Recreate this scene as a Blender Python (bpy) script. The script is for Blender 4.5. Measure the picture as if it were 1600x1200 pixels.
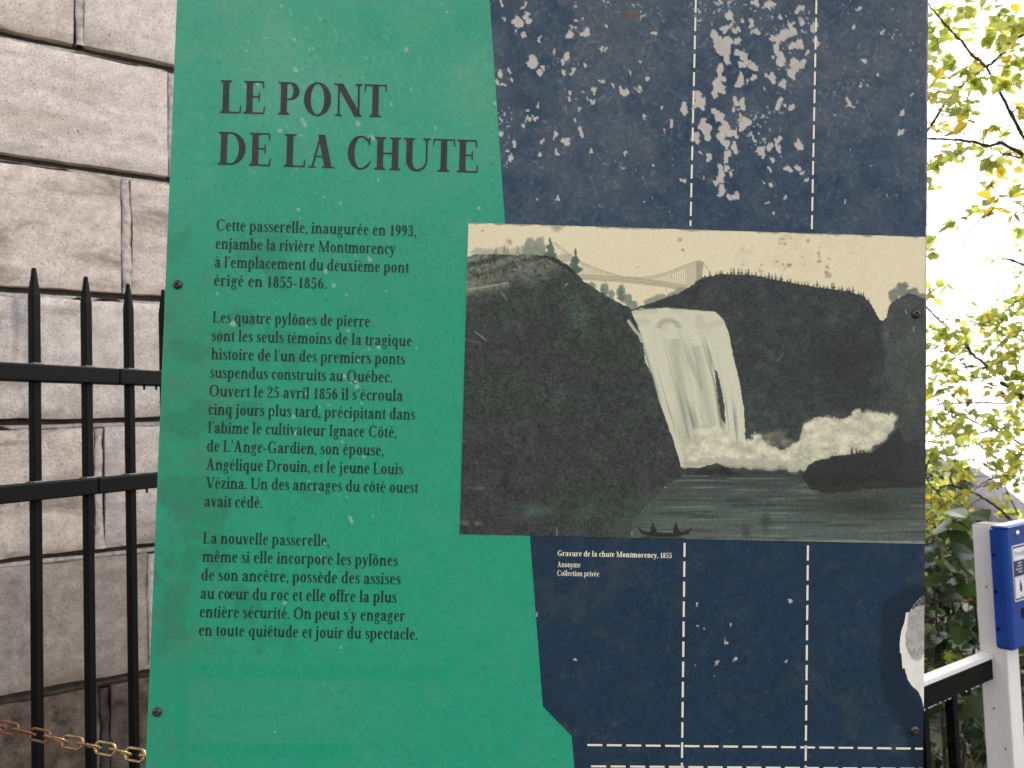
import bpy, bmesh, math, random
import numpy as np
from mathutils import Vector, Matrix
from mathutils.geometry import delaunay_2d_cdt

for o in list(bpy.data.objects):
    bpy.data.objects.remove(o, do_unlink=True)
SC = bpy.context.scene
COL = SC.collection
rad = math.radians

# ------------------------------------------------------------------ camera, sky, sun, exposure
FPX = 1300.0                                   # focal length in pixels of a 1600 px wide picture
PITCH, ROLL = rad(2.8), rad(2.06)
CAM = np.array([0.0, 0.0, 1.6])
_r0 = np.array([1.0, 0, 0]); FW = np.array([0, math.cos(PITCH), math.sin(PITCH)]); _u0 = np.cross(_r0, FW)
RT = math.cos(ROLL) * _r0 - math.sin(ROLL) * _u0
UP = math.sin(ROLL) * _r0 + math.cos(ROLL) * _u0
cam_data = bpy.data.cameras.new('camera')
cam_data.sensor_width = 36.0
cam_data.lens = 36.0 * FPX / 1600.0
cam_data.clip_start = 0.02
cam_data.clip_end = 20000.0
cam = bpy.data.objects.new('camera', cam_data)
COL.objects.link(cam)
cam.matrix_world = Matrix(((RT[0], UP[0], -FW[0], CAM[0]), (RT[1], UP[1], -FW[1], CAM[1]),
                           (RT[2], UP[2], -FW[2], CAM[2]), (0, 0, 0, 1)))
SC.camera = cam
cam_data.dof.use_dof = True
cam_data.dof.focus_distance = 0.95
cam_data.dof.aperture_fstop = 12.5

SUN_EL, SUN_ROT = rad(48), rad(42)             # ahead and to the right, veiled by cloud
world = bpy.data.worlds.new('World')
SC.world = world
world.use_nodes = True
wn, wl = world.node_tree.nodes, world.node_tree.links
wn.clear()
sky = wn.new('ShaderNodeTexSky')
sky.sky_type = 'NISHITA'
sky.sun_disc = False
sky.sun_elevation = SUN_EL
sky.sun_rotation = SUN_ROT
sky.air_density = 1.0
sky.dust_density = 2.0
sky.ozone_density = 1.0
hsv = wn.new('ShaderNodeHueSaturation')        # cloud cover takes the blue out of the sky
hsv.inputs['Saturation'].default_value = 0.12
bg = wn.new('ShaderNodeBackground')
bg.inputs['Strength'].default_value = 0.15
wo = wn.new('ShaderNodeOutputWorld')
wl.new(sky.outputs[0], hsv.inputs['Color'])
wl.new(hsv.outputs[0], bg.inputs['Color'])
wl.new(bg.outputs[0], wo.inputs['Surface'])

sun_data = bpy.data.lights.new('sun', 'SUN')
sun_data.energy = 1.0
sun_data.angle = rad(25)
sun_data.color = (1.0, 0.965, 0.91)
sun = bpy.data.objects.new('sun', sun_data)
COL.objects.link(sun)
# Nishita: rotation 0 = +Y, growing clockwise seen from above
_sd = Vector((math.sin(SUN_ROT) * math.cos(SUN_EL), math.cos(SUN_ROT) * math.cos(SUN_EL), math.sin(SUN_EL)))
sun.rotation_euler = _sd.to_track_quat('Z', 'Y').to_euler()
sun.location = _sd * 20

vs = SC.view_settings
vs.view_transform = 'Standard'
vs.look = 'None'
vs.exposure = 1.72
vs.gamma = 1.0
vs.use_curve_mapping = False

# ------------------------------------------------------------------ measuring helpers
def ray(x, y):
    return RT * (x - 800) / FPX + UP * (600 - y) / FPX + FW

def at(x, y, Z):
    """place seen at photo pixel x, y, Z metres in front of the camera"""
    return CAM + ray(x, y) * Z

def on_plane(x, y, P0, d):
    """point of the upright plane through P0 along the level direction d seen at x, y"""
    n = np.array([d[1], -d[0], 0.0]); q = ray(x, y)
    return CAM + q * (((P0 - CAM) @ n) / (q @ n))

def unit(v):
    v = np.asarray(v, float)
    return v / np.linalg.norm(v)

def srgb(c):
    c = np.asarray(c, float) / 255.0
    return np.where(c <= 0.04045, c / 12.92, ((c + 0.055) / 1.055) ** 2.4)

# ------------------------------------------------------------------ object helpers
def tag(o, label=None, cat=None, group=None, kind=None):
    if label: o['label'] = label
    if cat: o['category'] = cat
    if group: o['group'] = group
    if kind: o['kind'] = kind
    return o

def empty(name, loc, label, cat, group=None, mat=None):
    o = bpy.data.objects.new(name, None)
    o.empty_display_size = 0.05
    COL.objects.link(o)
    if mat is not None: o.matrix_world = mat
    else: o.location = Vector(loc)
    return tag(o, label, cat, group)

def mesh_of(name, verts, faces, mat=None, smooth=False):
    me = bpy.data.meshes.new(name)
    me.from_pydata([tuple(map(float, v)) for v in verts], [], [tuple(int(i) for i in f) for f in faces])
    if mat: me.materials.append(mat)
    if smooth:
        me.polygons.foreach_set('use_smooth', np.ones(len(me.polygons), bool))
    me.update()
    return me

def obj(name, me, parent=None):
    o = bpy.data.objects.new(name, me)
    COL.objects.link(o)
    if parent is not None: o.parent = parent
    return o

def fast_mesh(name, V, F, mat, smooth=False, col=None):
    """V (n,3), F (m,k) arrays, all faces with k corners; col (n,3) linear colours of the print"""
    V = np.asarray(V, np.float32); F = np.asarray(F, np.int32)
    me = bpy.data.meshes.new(name)
    me.vertices.add(len(V)); me.vertices.foreach_set('co', V.ravel())
    k = F.shape[1]
    me.loops.add(F.size); me.loops.foreach_set('vertex_index', F.ravel())
    me.polygons.add(len(F)); me.polygons.foreach_set('loop_start', np.arange(0, F.size, k, dtype=np.int32))
    if smooth: me.polygons.foreach_set('use_smooth', np.ones(len(F), bool))
    me.update(calc_edges=True)
    if col is not None:
        a = me.color_attributes.new('Col', 'FLOAT_COLOR', 'POINT')
        c = np.ones((len(V), 4), np.float32); c[:, :3] = np.asarray(col, np.float32).reshape(-1, 3)
        a.data.foreach_set('color', c.ravel())
    if mat: me.materials.append(mat)
    return me

def grid_faces(nr, nc):
    i = np.arange(nr - 1)[:, None] * nc + np.arange(nc - 1)[None, :]
    i = i.ravel()
    return np.stack([i, i + nc, i + nc + 1, i + 1], 1)

class MB:
    """collects boxes, tubes, lathes into one mesh"""
    def __init__(s): s.v = []; s.f = []
    def add(s, V, F):
        b = len(s.v); s.v.extend([tuple(map(float, p)) for p in V]); s.f.extend([tuple(b + i for i in f) for f in F])
    def box(s, lo, hi, M=None):
        x0, y0, z0 = lo; x1, y1, z1 = hi
        V = [(x0,y0,z0),(x1,y0,z0),(x1,y1,z0),(x0,y1,z0),(x0,y0,z1),(x1,y0,z1),(x1,y1,z1),(x0,y1,z1)]
        if M is not None: V = [M @ Vector(p) for p in V]
        s.add(V, [(0,3,2,1),(4,5,6,7),(0,1,5,4),(1,2,6,5),(2,3,7,6),(3,0,4,7)])
    def tube(s, P, R, n=6, cap=True):
        P = [np.asarray(p, float) for p in P]; m = len(P); V = []; nrm = None
        for i in range(m):
            t = unit(P[min(i + 1, m - 1)] - P[max(i - 1, 0)] + 1e-9)
            if nrm is None:
                nrm = np.cross(t, [0.31, 0.2, 0.93]); nrm = unit(nrm)
            else:
                nrm = unit(nrm - t * (nrm @ t))
            b = np.cross(t, nrm)
            for k in range(n):
                a = 2 * math.pi * k / n
                V.append(P[i] + (nrm * math.cos(a) + b * math.sin(a)) * R[i])
        F = [(i*n+k, i*n+(k+1)%n, (i+1)*n+(k+1)%n, (i+1)*n+k) for i in range(m-1) for k in range(n)]
        if cap: F += [tuple(range(n-1, -1, -1)), tuple((m-1)*n+k for k in range(n))]
        s.add(V, F)
    def lathe(s, prof, n, M):
        V = []; F = []
        for r, z in prof:
            for k in range(n):
                a = 2*math.pi*k/n; V.append(M @ Vector((r*math.cos(a), r*math.sin(a), z)))
        m = len(prof)
        for i in range(m-1):
            for k in range(n):
                F.append((i*n+k, i*n+(k+1)%n, (i+1)*n+(k+1)%n, (i+1)*n+k))
        F.append(tuple(range(n-1,-1,-1))); F.append(tuple((m-1)*n+k for k in range(n)))
        s.add(V, F)
    def mesh(s, name, mat, smooth=False, bevel=0.0, seg=2):
        me = mesh_of(name, s.v, s.f, mat, smooth)
        if bevel > 0:
            bm = bmesh.new(); bm.from_mesh(me)
            bmesh.ops.bevel(bm, geom=list(bm.edges), offset=bevel, segments=seg, affect='EDGES', profile=0.5, clamp_overlap=True)
            bm.to_mesh(me); bm.free(); me.update()
        return me

# ------------------------------------------------------------------ numpy noise
def vnoise(X, Y, seed):
    """smooth value noise at coordinates X, Y (one cell per unit), range 0..1"""
    g = np.random.RandomState(seed).rand(128, 128)
    xi = np.floor(X).astype(int); yi = np.floor(Y).astype(int)
    fx = X - xi; fy = Y - yi
    fx = fx*fx*(3-2*fx); fy = fy*fy*(3-2*fy)
    a = g[yi % 128, xi % 128]; b = g[yi % 128, (xi+1) % 128]; c = g[(yi+1) % 128, xi % 128]; d = g[(yi+1) % 128, (xi+1) % 128]
    return (a*(1-fx)+b*fx)*(1-fy) + (c*(1-fx)+d*fx)*fy

def fbm(X, Y, cell, octv, seed, gain=0.5):
    s = 0; a = 1; t = 0
    for o in range(octv):
        s = s + a*vnoise(X/cell*2**o + 7.3*o, Y/cell*2**o + 3.1*o, seed+o); t += a; a *= gain
    return s/t

def sstep(a, b, x):
    t = np.clip((x-a)/(b-a), 0, 1); return t*t*(3-2*t)

def inside(poly, X, Y):
    m = np.zeros(X.shape, bool); n = len(poly)
    for i in range(n):
        x0, y0 = poly[i]; x1, y1 = poly[(i+1) % n]
        if y0 == y1: continue
        c = (y0 > Y) != (y1 > Y)
        m ^= c & (X < (x1-x0)*(Y-y0)/(y1-y0)+x0)
    return m

def seg_dist(pts, X, Y):
    d = np.full(X.shape, 1e9)
    for (x0, y0), (x1, y1) in zip(pts[:-1], pts[1:]):
        dx, dy = x1-x0, y1-y0
        t = np.clip(((X-x0)*dx+(Y-y0)*dy)/(dx*dx+dy*dy+1e-9), 0, 1)
        d = np.minimum(d, np.hypot(X-x0-t*dx, Y-y0-t*dy))
    return d

def lay(img, colr, a):
    """paint colour over img with coverage a"""
    c = np.asarray(colr, float)
    return img*(1-a[..., None]) + c*a[..., None]

# ------------------------------------------------------------------ materials
def new_mat(name, rough=0.6, spec=0.5, base=None, metal=0.0):
    m = bpy.data.materials.new(name); m.use_nodes = True
    N, L = m.node_tree.nodes, m.node_tree.links
    b = N['Principled BSDF']
    b.inputs['Roughness'].default_value = rough
    b.inputs['Specular IOR Level'].default_value = spec
    b.inputs['Metallic'].default_value = metal
    if base is not None: b.inputs['Base Color'].default_value = (*base, 1)
    return m, N, L, b

def coords(N, L, scale=(1, 1, 1), kind='Object'):
    tc = N.new('ShaderNodeTexCoord'); mp = N.new('ShaderNodeMapping')
    mp.inputs['Scale'].default_value = scale
    L.new(tc.outputs[kind], mp.inputs['Vector'])
    return mp.outputs['Vector']

def noise(N, L, vec, scale, detail=5, rough=0.6, dist=0.0):
    n = N.new('ShaderNodeTexNoise')
    n.inputs['Scale'].default_value = scale; n.inputs['Detail'].default_value = detail
    n.inputs['Roughness'].default_value = rough; n.inputs['Distortion'].default_value = dist
    if vec is not None: L.new(vec, n.inputs['Vector'])
    return n.outputs['Fac']

def ramp(N, L, fac, stops):
    r = N.new('ShaderNodeValToRGB'); e = r.color_ramp.elements
    while len(e) < len(stops): e.new(0.5)
    for i, (p, c) in enumerate(stops):
        e[i].position = p
        if not hasattr(c, '__len__'): c = (c, c, c)
        e[i].color = (*[float(q) for q in c][:3], 1)
    L.new(fac, r.inputs['Fac'])
    return r.outputs['Color']

def mix(N, L, fac, a, b, mode='MIX'):
    n = N.new('ShaderNodeMix'); n.data_type = 'RGBA'; n.blend_type = mode
    for sock, v in (('Factor', fac), ('A', a), ('B', b)):
        s = [i for i in n.inputs if i.name == sock and (i.type == ('VALUE' if sock == 'Factor' else 'RGBA'))][0]
        if hasattr(v, 'links') or isinstance(v, bpy.types.NodeSocket): L.new(v, s)
        elif hasattr(v, '__len__'): s.default_value = (*[float(q) for q in v][:3], 1)
        else: s.default_value = v
    return [o for o in n.outputs if o.type == 'RGBA'][0]

def bump(N, L, b, height, strength, dist):
    n = N.new('ShaderNodeBump'); n.inputs['Strength'].default_value = strength; n.inputs['Distance'].default_value = dist
    L.new(height, n.inputs['Height']); L.new(n.outputs['Normal'], b.inputs['Normal'])

def simple_mat(name, c1, c2, scale, rough=0.6, spec=0.4, bmp=0.2, bdist=0.002, metal=0.0, stretch=(1, 1, 1)):
    m, N, L, b = new_mat(name, rough, spec, metal=metal)
    v = coords(N, L, stretch)
    f = noise(N, L, v, scale)
    L.new(ramp(N, L, f, [(0.3, c1), (0.7, c2)]), b.inputs['Base Color'])
    if bmp: bump(N, L, b, f, bmp, bdist)
    return m
# ------------------------------------------------------------------ ground, gorge, river, far hill
def ground_mat():
    m, N, L, b = new_mat('ground_earth', 0.95, 0.1)
    v = coords(N, L)
    f1 = noise(N, L, v, 1.4, 6); f2 = noise(N, L, v, 22, 6)
    c = mix(N, L, f2, (0.055, 0.045, 0.032), (0.15, 0.13, 0.105))
    c2 = mix(N, L, ramp(N, L, f1, [(0.45, 0), (0.6, 1)]), c, (0.035, 0.045, 0.018))
    L.new(c2, b.inputs['Base Color']); bump(N, L, b, f2, 0.6, 0.02)
    return m
WD = unit([1.385, 1, 0])                      # level direction of the stone wall and of the handrail
RAIL0 = at(1557, 1020, 2.9)                   # corner of the white post nearest the camera
BACK = np.array([-WD[1], WD[0], 0.0])         # from the rail out over the gorge

def terrain_height(x, y):
    q = (x - RAIL0[0]) * BACK[0] + (y - RAIL0[1]) * BACK[1]
    rr = np.hypot(x - 2, y - 3)
    right = sstep(-2.0, 3.0, x * WD[0] + (y-3) * WD[1])
    drop = sstep(0.6, 40, q) * 27 * right + sstep(40, 400, rr) * 30
    return -drop + 0.05 * (fbm(x + 500, y + 500, 2.0, 3, 5) - 0.5) * sstep(1.0, 4.0, np.hypot(x, y))
ax = np.concatenate([-np.geomspace(6000, 4, 40), np.linspace(-3.5, 12, 70), np.geomspace(13, 6000, 40)])
ay = np.concatenate([-np.geomspace(6000, 4, 30), np.linspace(-3.5, 16, 80), np.geomspace(17, 6000, 40)])
GX, GY = np.meshgrid(ax, ay)
GZ = terrain_height(GX, GY)
gm = fast_mesh('ground', np.stack([GX.ravel(), GY.ravel(), GZ.ravel()], 1), grid_faces(len(ay), len(ax))[:, ::-1], ground_mat(), True)
tag(obj('ground', gm), 'dark earth and leaf litter falling away into the gorge', kind='structure')

wm, N, L, b = new_mat('river_water', 0.12, 0.5, base=(0.03, 0.04, 0.04))
bump(N, L, b, noise(N, L, coords(N, L, (0.05, 0.2, 1)), 3, 4), 0.15, 0.3)
wv = [(-6500, 120, -31), (6500, 120, -31), (9000, 12000, -31), (-9000, 12000, -31)]
tag(obj('river', mesh_of('river', wv, [(0, 1, 2, 3)], wm)), kind='structure')

hm = simple_mat('far_slope', (0.085, 0.075, 0.08), (0.15, 0.135, 0.14), 0.6, 0.95, 0.1, 0.5, 0.3, stretch=(1, 1, 3))
cr = [(1380, 712), (1440, 716), (1490, 724), (1530, 742), (1570, 768), (1610, 790), (1680, 822), (1760, 850)]
hv = []
for k, dep in enumerate((60, 64, 70, 78)):
    for (x, y) in cr:
        p = at(x, y, 70)
        p = p + np.array([0.42, 0.9, 0]) * (dep - 70)
        p[2] += (-9.0, -2.6, 0.0, -14.0)[k] + 0.5 * math.sin(x * 0.13 + k * 2)
        hv.append(p)
for i, (x, y) in enumerate(cr):
    p = np.array(hv[i]); p[2] = -32; hv.append(p)
nc = len(cr); hf = []
for k in range(3):
    for i in range(nc - 1): hf.append((k*nc+i, k*nc+i+1, (k+1)*nc+i+1, (k+1)*nc+i))
for i in range(nc - 1): hf.append((4*nc+i, 4*nc+i+1, i+1, i))
hme = mesh_of('hill', hv, hf, hm, True)
tag(obj('hill', hme), kind='structure')

# ------------------------------------------------------------------ stone pylon wall
W0 = at(0, 640, 2.2); W0[2] = 0.0
WALL_M = Matrix(((WD[0], -WD[1], 0, W0[0]), (WD[1], WD[0], 0, W0[1]), (0, 0, 1, 0), (0, 0, 0, 1)))
wall = empty('stone_wall', None, 'tall pylon wall of large pale limestone blocks behind the black picket fence', 'wall', mat=WALL_M)

def stone_mat(name, light, dark, stain, grime, seed):
    m, N, L, b = new_mat(name, 0.9, 0.25)
    v = coords(N, L, kind='Object')
    oi = N.new('ShaderNodeObjectInfo')
    off = N.new('ShaderNodeVectorMath'); off.operation = 'ADD'
    cx = N.new('ShaderNodeCombineXYZ'); mu = N.new('ShaderNodeMath'); mu.operation = 'MULTIPLY'; mu.inputs[1].default_value = 37.0
    L.new(oi.outputs['Random'], mu.inputs[0])
    for k in range(3): L.new(mu.outputs[0], cx.inputs[k])
    L.new(v, off.inputs[0]); L.new(cx.outputs[0], off.inputs[1]); v = off.outputs[0]
    st = N.new('ShaderNodeMapping'); st.inputs['Scale'].default_value = (1.0, 1.0, 3.2); L.new(v, st.inputs['Vector'])
    big = noise(N, L, st.outputs[0], 4.2, 6, 0.62, 0.4)
    fine = noise(N, L, v, 150, 7, 0.8)
    grit = noise(N, L, v, 420, 4, 0.8)
    med = noise(N, L, v, 26, 6, 0.66)
    c = mix(N, L, ramp(N, L, med, [(0.34, 0), (0.66, 1)]), dark, light)
    c = mix(N, L, ramp(N, L, big, [(0.50, 0), (0.66, stain)]), c, (0.26, 0.20, 0.155))
    vs_ = N.new('ShaderNodeMapping'); vs_.inputs['Scale'].default_value = (1.0, 1.0, 0.22); L.new(v, vs_.inputs['Vector'])
    strk = noise(N, L, vs_.outputs[0], 9, 5, 0.6, 0.3)
    c = mix(N, L, ramp(N, L, strk, [(0.55, 0), (0.70, grime)]), c, (0.21, 0.205, 0.225))
    c = mix(N, L, ramp(N, L, fine, [(0.36, 0.75), (0.47, 0)]), c, (0.14, 0.115, 0.10))
    vo = N.new('ShaderNodeTexVoronoi'); vo.inputs['Scale'].default_value = 42; L.new(v, vo.inputs['Vector'])
    pit = ramp(N, L, vo.outputs['Distance'], [(0.05, 1), (0.14, 0)])
    pm = mix(N, L, ramp(N, L, big, [(0.5, 0), (0.62, 1)]), (0, 0, 0), pit)
    c = mix(N, L, pm, c, (0.10, 0.085, 0.075))
    c = mix(N, L, 1.0, c, ramp(N, L, grit, [(0.36, 0.55), (0.49, 1.0), (0.64, 1.25)]), 'MULTIPLY')
    L.new(c, b.inputs['Base Color'])
    h = mix(N, L, 0.8, med, fine)
    h2 = mix(N, L, pm, h, (0, 0, 0))
    bump(N, L, b, h2, 0.9, 0.004)
    return m
ST_PALE = stone_mat('pale_limestone', (0.80, 0.69, 0.63), (0.60, 0.505, 0.455), 0.40, 0.10, 1)
ST_WARM = stone_mat('stained_limestone', (0.76, 0.64, 0.565), (0.54, 0.44, 0.375), 0.85, 0.15, 2)
ST_GREY = stone_mat('grey_streaked_limestone', (0.73, 0.635, 0.58), (0.50, 0.425, 0.385), 0.55, 0.9, 3)
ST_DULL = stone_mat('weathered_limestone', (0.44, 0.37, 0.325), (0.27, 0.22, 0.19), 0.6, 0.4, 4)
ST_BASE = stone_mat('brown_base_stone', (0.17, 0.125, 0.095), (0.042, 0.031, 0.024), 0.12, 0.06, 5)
MORTAR = simple_mat('mortar', (0.30, 0.26, 0.235), (0.66, 0.585, 0.54), 70, 0.95, 0.15, 0.9, 0.004)
CORE = simple_mat('joint_shadow_mortar', (0.035, 0.028, 0.023), (0.09, 0.075, 0.063), 30, 0.95, 0.1, 0.5, 0.003)

def stone_mesh(s0, s1, z0, z1, mat, seed, rough=0.004, dep=0.28):
    """block with a worked face: uneven edges, chipped arrises, slightly domed"""
    nx = max(8, int((s1-s0)/0.018)); nz = max(8, int((z1-z0)/0.018))
    nx = min(nx, 46); nz = min(nz, 24)
    if s1 < -0.12 or s0 > 0.55 or z0 > 3.05 or z1 < 0.4: nx, nz = 10, 7      # out of the picture: plain blocks
    u = np.linspace(0, 1, nx); v = np.linspace(0, 1, nz)
    Uu, Vv = np.meshgrid(u, v)
    S = s0 + (s1-s0)*Uu; Z = z0 + (z1-z0)*Vv
    eb = lambda q, sd: (fbm(q, q*0+sd, 0.09, 4, seed*3+sd) - 0.5)
    S = S + 0.010*eb(Z+40, 1)*(1-Uu)**6 + 0.010*eb(Z+60, 2)*Uu**6
    Z = Z + 0.012*eb(S+40, 3)*(1-Vv)**6 + 0.012*eb(S+60, 4)*Vv**6
    edge = np.minimum(np.minimum(S-s0, s1-S), np.minimum(Z-z0, z1-Z))
    chip = fbm(S+20, Z+20, 0.05, 3, seed*7+2)
    Y = rough*2.2*(fbm(S+9, Z+9, 0.16, 4, seed*7) - 0.5) + rough*1.2*(fbm(S+9, Z+9, 0.03, 3, seed*7+5)-0.5)
    Y = Y + (1-sstep(0.0, 0.003+0.013*chip**2, edge))*0.008*(0.4+chip)
    V = np.stack([S.ravel(), Y.ravel(), Z.ravel()], 1)
    F = [tuple(f) for f in grid_faces(nz, nx)[:, ::-1]]
    # sides back into the wall
    ring = [i for i in range(nx)] + [nx*(j+1)-1 for j in range(1, nz)] + [nx*(nz-1)+i for i in range(nx-2, -1, -1)] + [nx*j for j in range(nz-2, 0, -1)]
    b0 = len(V)                     # the sides have their own corners, so the arris stays crisp
    back = V[ring].copy(); back[:, 1] = dep
    V = np.concatenate([V, V[ring].copy(), back]); m = len(ring)
    for i in range(m):
        j = (i+1) % m
        F.append((b0+i, b0+m+i, b0+m+j, b0+j))
    me = mesh_of('stone', V, F, mat, True)
    return me

JT = 0.028
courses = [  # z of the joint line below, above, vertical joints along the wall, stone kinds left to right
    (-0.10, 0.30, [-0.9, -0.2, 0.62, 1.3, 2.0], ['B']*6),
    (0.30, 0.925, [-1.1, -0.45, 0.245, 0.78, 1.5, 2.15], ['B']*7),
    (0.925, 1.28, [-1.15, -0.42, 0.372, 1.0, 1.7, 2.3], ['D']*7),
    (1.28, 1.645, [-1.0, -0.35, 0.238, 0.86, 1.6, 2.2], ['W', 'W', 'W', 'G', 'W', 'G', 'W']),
    (1.645, 2.003, [-1.1, -0.55, 0.62, 1.2, 1.9], ['W', 'W', 'G', 'W', 'G', 'W']),
    (2.003, 2.365, [-0.8, -0.42, 0.317, 0.95, 1.7, 2.2], ['W', 'P', 'W', 'W', 'P', 'P', 'W']),
    (2.365, 2.710, [-0.95, -0.36, 0.449, 1.1, 1.8], ['P', 'P', 'P', 'P', 'W', 'P']),
    (2.710, 3.08, [-1.2, -0.5, 0.199, 0.85, 1.5, 2.2], ['P', 'W', 'W', 'P', 'P', 'W', 'P']),
    (3.08, 3.46, [-0.9, -0.2, 0.55, 1.2, 1.9], ['P', 'W', 'P', 'P', 'W', 'P']),
    (3.46, 3.84, [-1.2, -0.4, 0.3, 0.95, 1.7], ['P', 'W', 'P', 'P', 'W', 'P']),
    (3.84, 4.22, [-0.9, -0.2, 0.55, 1.2, 1.9], ['P', 'W', 'P', 'P', 'W', 'P']),
]
KM = dict(P=ST_PALE, W=ST_WARM, G=ST_GREY, D=ST_DULL, B=ST_BASE)
S_L, S_R = -1.75, 2.75
sd = 1
for z0, z1, js, kinds in courses:
    xs = [S_L] + js + [S_R]
    for i in range(len(xs)-1):
        sd += 1
        a = xs[i] + (JT/2 if i else 0); c = xs[i+1] - (JT/2 if i < len(xs)-2 else 0)
        base = kinds[i] == 'B'
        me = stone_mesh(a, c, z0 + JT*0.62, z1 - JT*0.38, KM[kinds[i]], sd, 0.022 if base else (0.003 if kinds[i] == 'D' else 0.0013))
        o = obj('stone', me, wall)
        o.location = (0, random.Random(sd).uniform(-0.003, 0.004), 0)
    # bed mortar, a little back from the stone faces and uneven along its upper lip
    n = 140; ss = np.linspace(S_L, S_R, n)
    lip = z1 + JT*0.62 - 0.004 - 0.007*fbm(ss+30, ss*0+z1, 0.10, 4, 90)
    low = np.full(n, z1 - JT*0.38 + 0.004) + 0.012*(fbm(ss+50, ss*0+z1, 0.16, 3, 93) > 0.56)
    yy = 0.016 + 0.010*fbm(ss+10, ss*0+z1, 0.08, 3, 95)
    V = np.concatenate([np.stack([ss, yy+0.001, lip], 1), np.stack([ss, yy+0.002, np.minimum(low, lip-0.004)], 1), np.stack([ss, yy+0.03, lip], 1), np.stack([ss, yy+0.03, np.minimum(low, lip-0.004)], 1)])
    # the crack runs along the top of the joint: keep the fill in the lower part
    V[:n, 2] -= 0.009; V[2*n:3*n, 2] -= 0.009
    V[n:2*n, 2] -= 0.004; V[3*n:, 2] -= 0.004
    F = []
    for i in range(n-1):
        F += [(n+i, n+i+1, i+1, i), (i, i+1, 2*n+i+1, 2*n+i), (3*n+i, 3*n+i+1, n+i+1, n+i)]
    obj('bed_mortar', mesh_of('bed_mortar', V, F, MORTAR if z1 > 1.0 else CORE, True), wall)
    for j in js:
        n2 = 70; zz = np.linspace(z0 + JT*0.62 - 0.002, z1 - JT*0.38 - 0.003, n2)
        hw = 0.0105 + 0.006*(fbm(zz+70, zz*0+j+9, 0.05, 5, 97, 0.65)-0.5)*2
        cxm = j + 0.004*(fbm(zz+70, zz*0+j+5, 0.08, 3, 99)-0.5)*2
        yv = 0.001 + 0.007*fbm(zz+20, zz*0+j+9, 0.05, 5, 98, 0.65)
        V = np.concatenate([np.stack([cxm-hw, yv+0.003, zz], 1), np.stack([cxm, yv, zz], 1), np.stack([cxm+hw, yv+0.003, zz], 1),
                            np.stack([cxm-hw, yv+0.03, zz], 1), np.stack([cxm+hw, yv+0.03, zz], 1)])
        F = []
        for i in range(n2-1):
            for a, c in ((0, 1), (1, 2), (3, 0), (2, 4)):
                F.append((a*n2+i, c*n2+i, c*n2+i+1, a*n2+i+1))
        obj('joint_mortar', mesh_of('joint_mortar', V, F, MORTAR if z1 > 1.0 else CORE, True), wall)
mb = MB(); mb.box((S_L, 0.034, -0.3), (S_R, 1.6, 4.2))
obj('wall_core', mb.mesh('wall_core', CORE), wall)

# ------------------------------------------------------------------ black picket fence at the left
BLACK = simple_mat('black_paint', (0.0015, 0.0015, 0.002), (0.003, 0.003, 0.0035), 60, 0.55, 0.09, 0.08, 0.0006)
GREYWELD = simple_mat('dusty_weld', (0.05, 0.05, 0.052), (0.12, 0.12, 0.125), 200, 0.6, 0.4, 0.4, 0.001)
FD = unit([0.45, 1, 0])
F0 = at(53, 580, 1.45); F0[2] = 0.0
FM = Matrix(((FD[0], -FD[1], 0, F0[0]), (FD[1], FD[0], 0, F0[1]), (0, 0, 1, 0), (0, 0, 0, 1)))
fence = empty('picket_fence', None, 'black steel picket fence with spear tops in front of the stone wall', 'fence', mat=FM)
pk = MB(); hw = 0.0076
zt = (0.03, 1.855, 1.905)
V = [(-hw,-hw,zt[0]),(hw,-hw,zt[0]),(hw,hw,zt[0]),(-hw,hw,zt[0]),(-hw,-hw,zt[1]),(hw,-hw,zt[1]),(hw,hw,zt[1]),(-hw,hw,zt[1])]
q = 0.0032
V += [(-q,-q,zt[2]),(q,-q,zt[2]),(q,q,zt[2]),(-q,q,zt[2])]
pk.add(V, [(3,2,1,0),(0,1,5,4),(1,2,6,5),(2,3,7,6),(3,0,4,7),(4,5,9,8),(5,6,10,9),(6,7,11,10),(7,4,8,11),(8,9,10,11)])
pme = pk.mesh('picket', BLACK, bevel=0.0016, seg=1)
ps = [-1.19, -1.085, -0.98, -0.875, -0.765, -0.66, -0.55, -0.44, -0.33, -0.22, -0.105, 0.0015, 0.1051, 0.1999, 0.2873, 0.38, 0.475, 0.57, 0.665]
for k, s in enumerate(ps):
    o = obj('picket', pme, fence); o.location = (s, 0, random.Random(k).uniform(-0.002, 0.002) if s > 0.3 or s < -0.05 else 0)
collar = MB(); collar.box((-0.0108, -0.0108, 0), (0.0108, 0.0108, 0.0035))
cme = collar.mesh('weld_collar', GREYWELD, bevel=0.0012, seg=1)
for zc, zh in ((1.7195, 0.0152), (1.5145, 0.0152), (0.22, 0.0152)):
    r = MB()
    brk = [-1.3, -0.62, (0.165 if zc > 1.6 else 0.115), 0.74]
    for a, c, k in zip(brk[:-1], brk[1:], range(3)):
        r.box((a+0.0008, -0.0165+0.0006*k, zc-zh), (c-0.0008, 0.0165, zc+zh))
    rme = r.mesh('rail', BLACK, bevel=0.0025, seg=2)
    obj('rail', rme, fence)
    if zc > 1:
        for s in ps:
            o = obj('weld_collar', cme, fence); o.location = (s, 0, zc+zh-0.001)
stud = MB(); stud.lathe([(0.0022, 0.006), (0.0022, -0.007), (0.0014, -0.0085)], 8, Matrix.Identity(4))
sme = stud.mesh('stud', BLACK)
for s, z in ((0.232, 1.7195-0.0152), (0.262, 1.7195-0.0152), (0.235, 1.5145-0.0152), (0.31, 1.7195-0.0152)):
    o = obj('stud', sme, fence); o.location = (s, -0.004, z)
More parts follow.
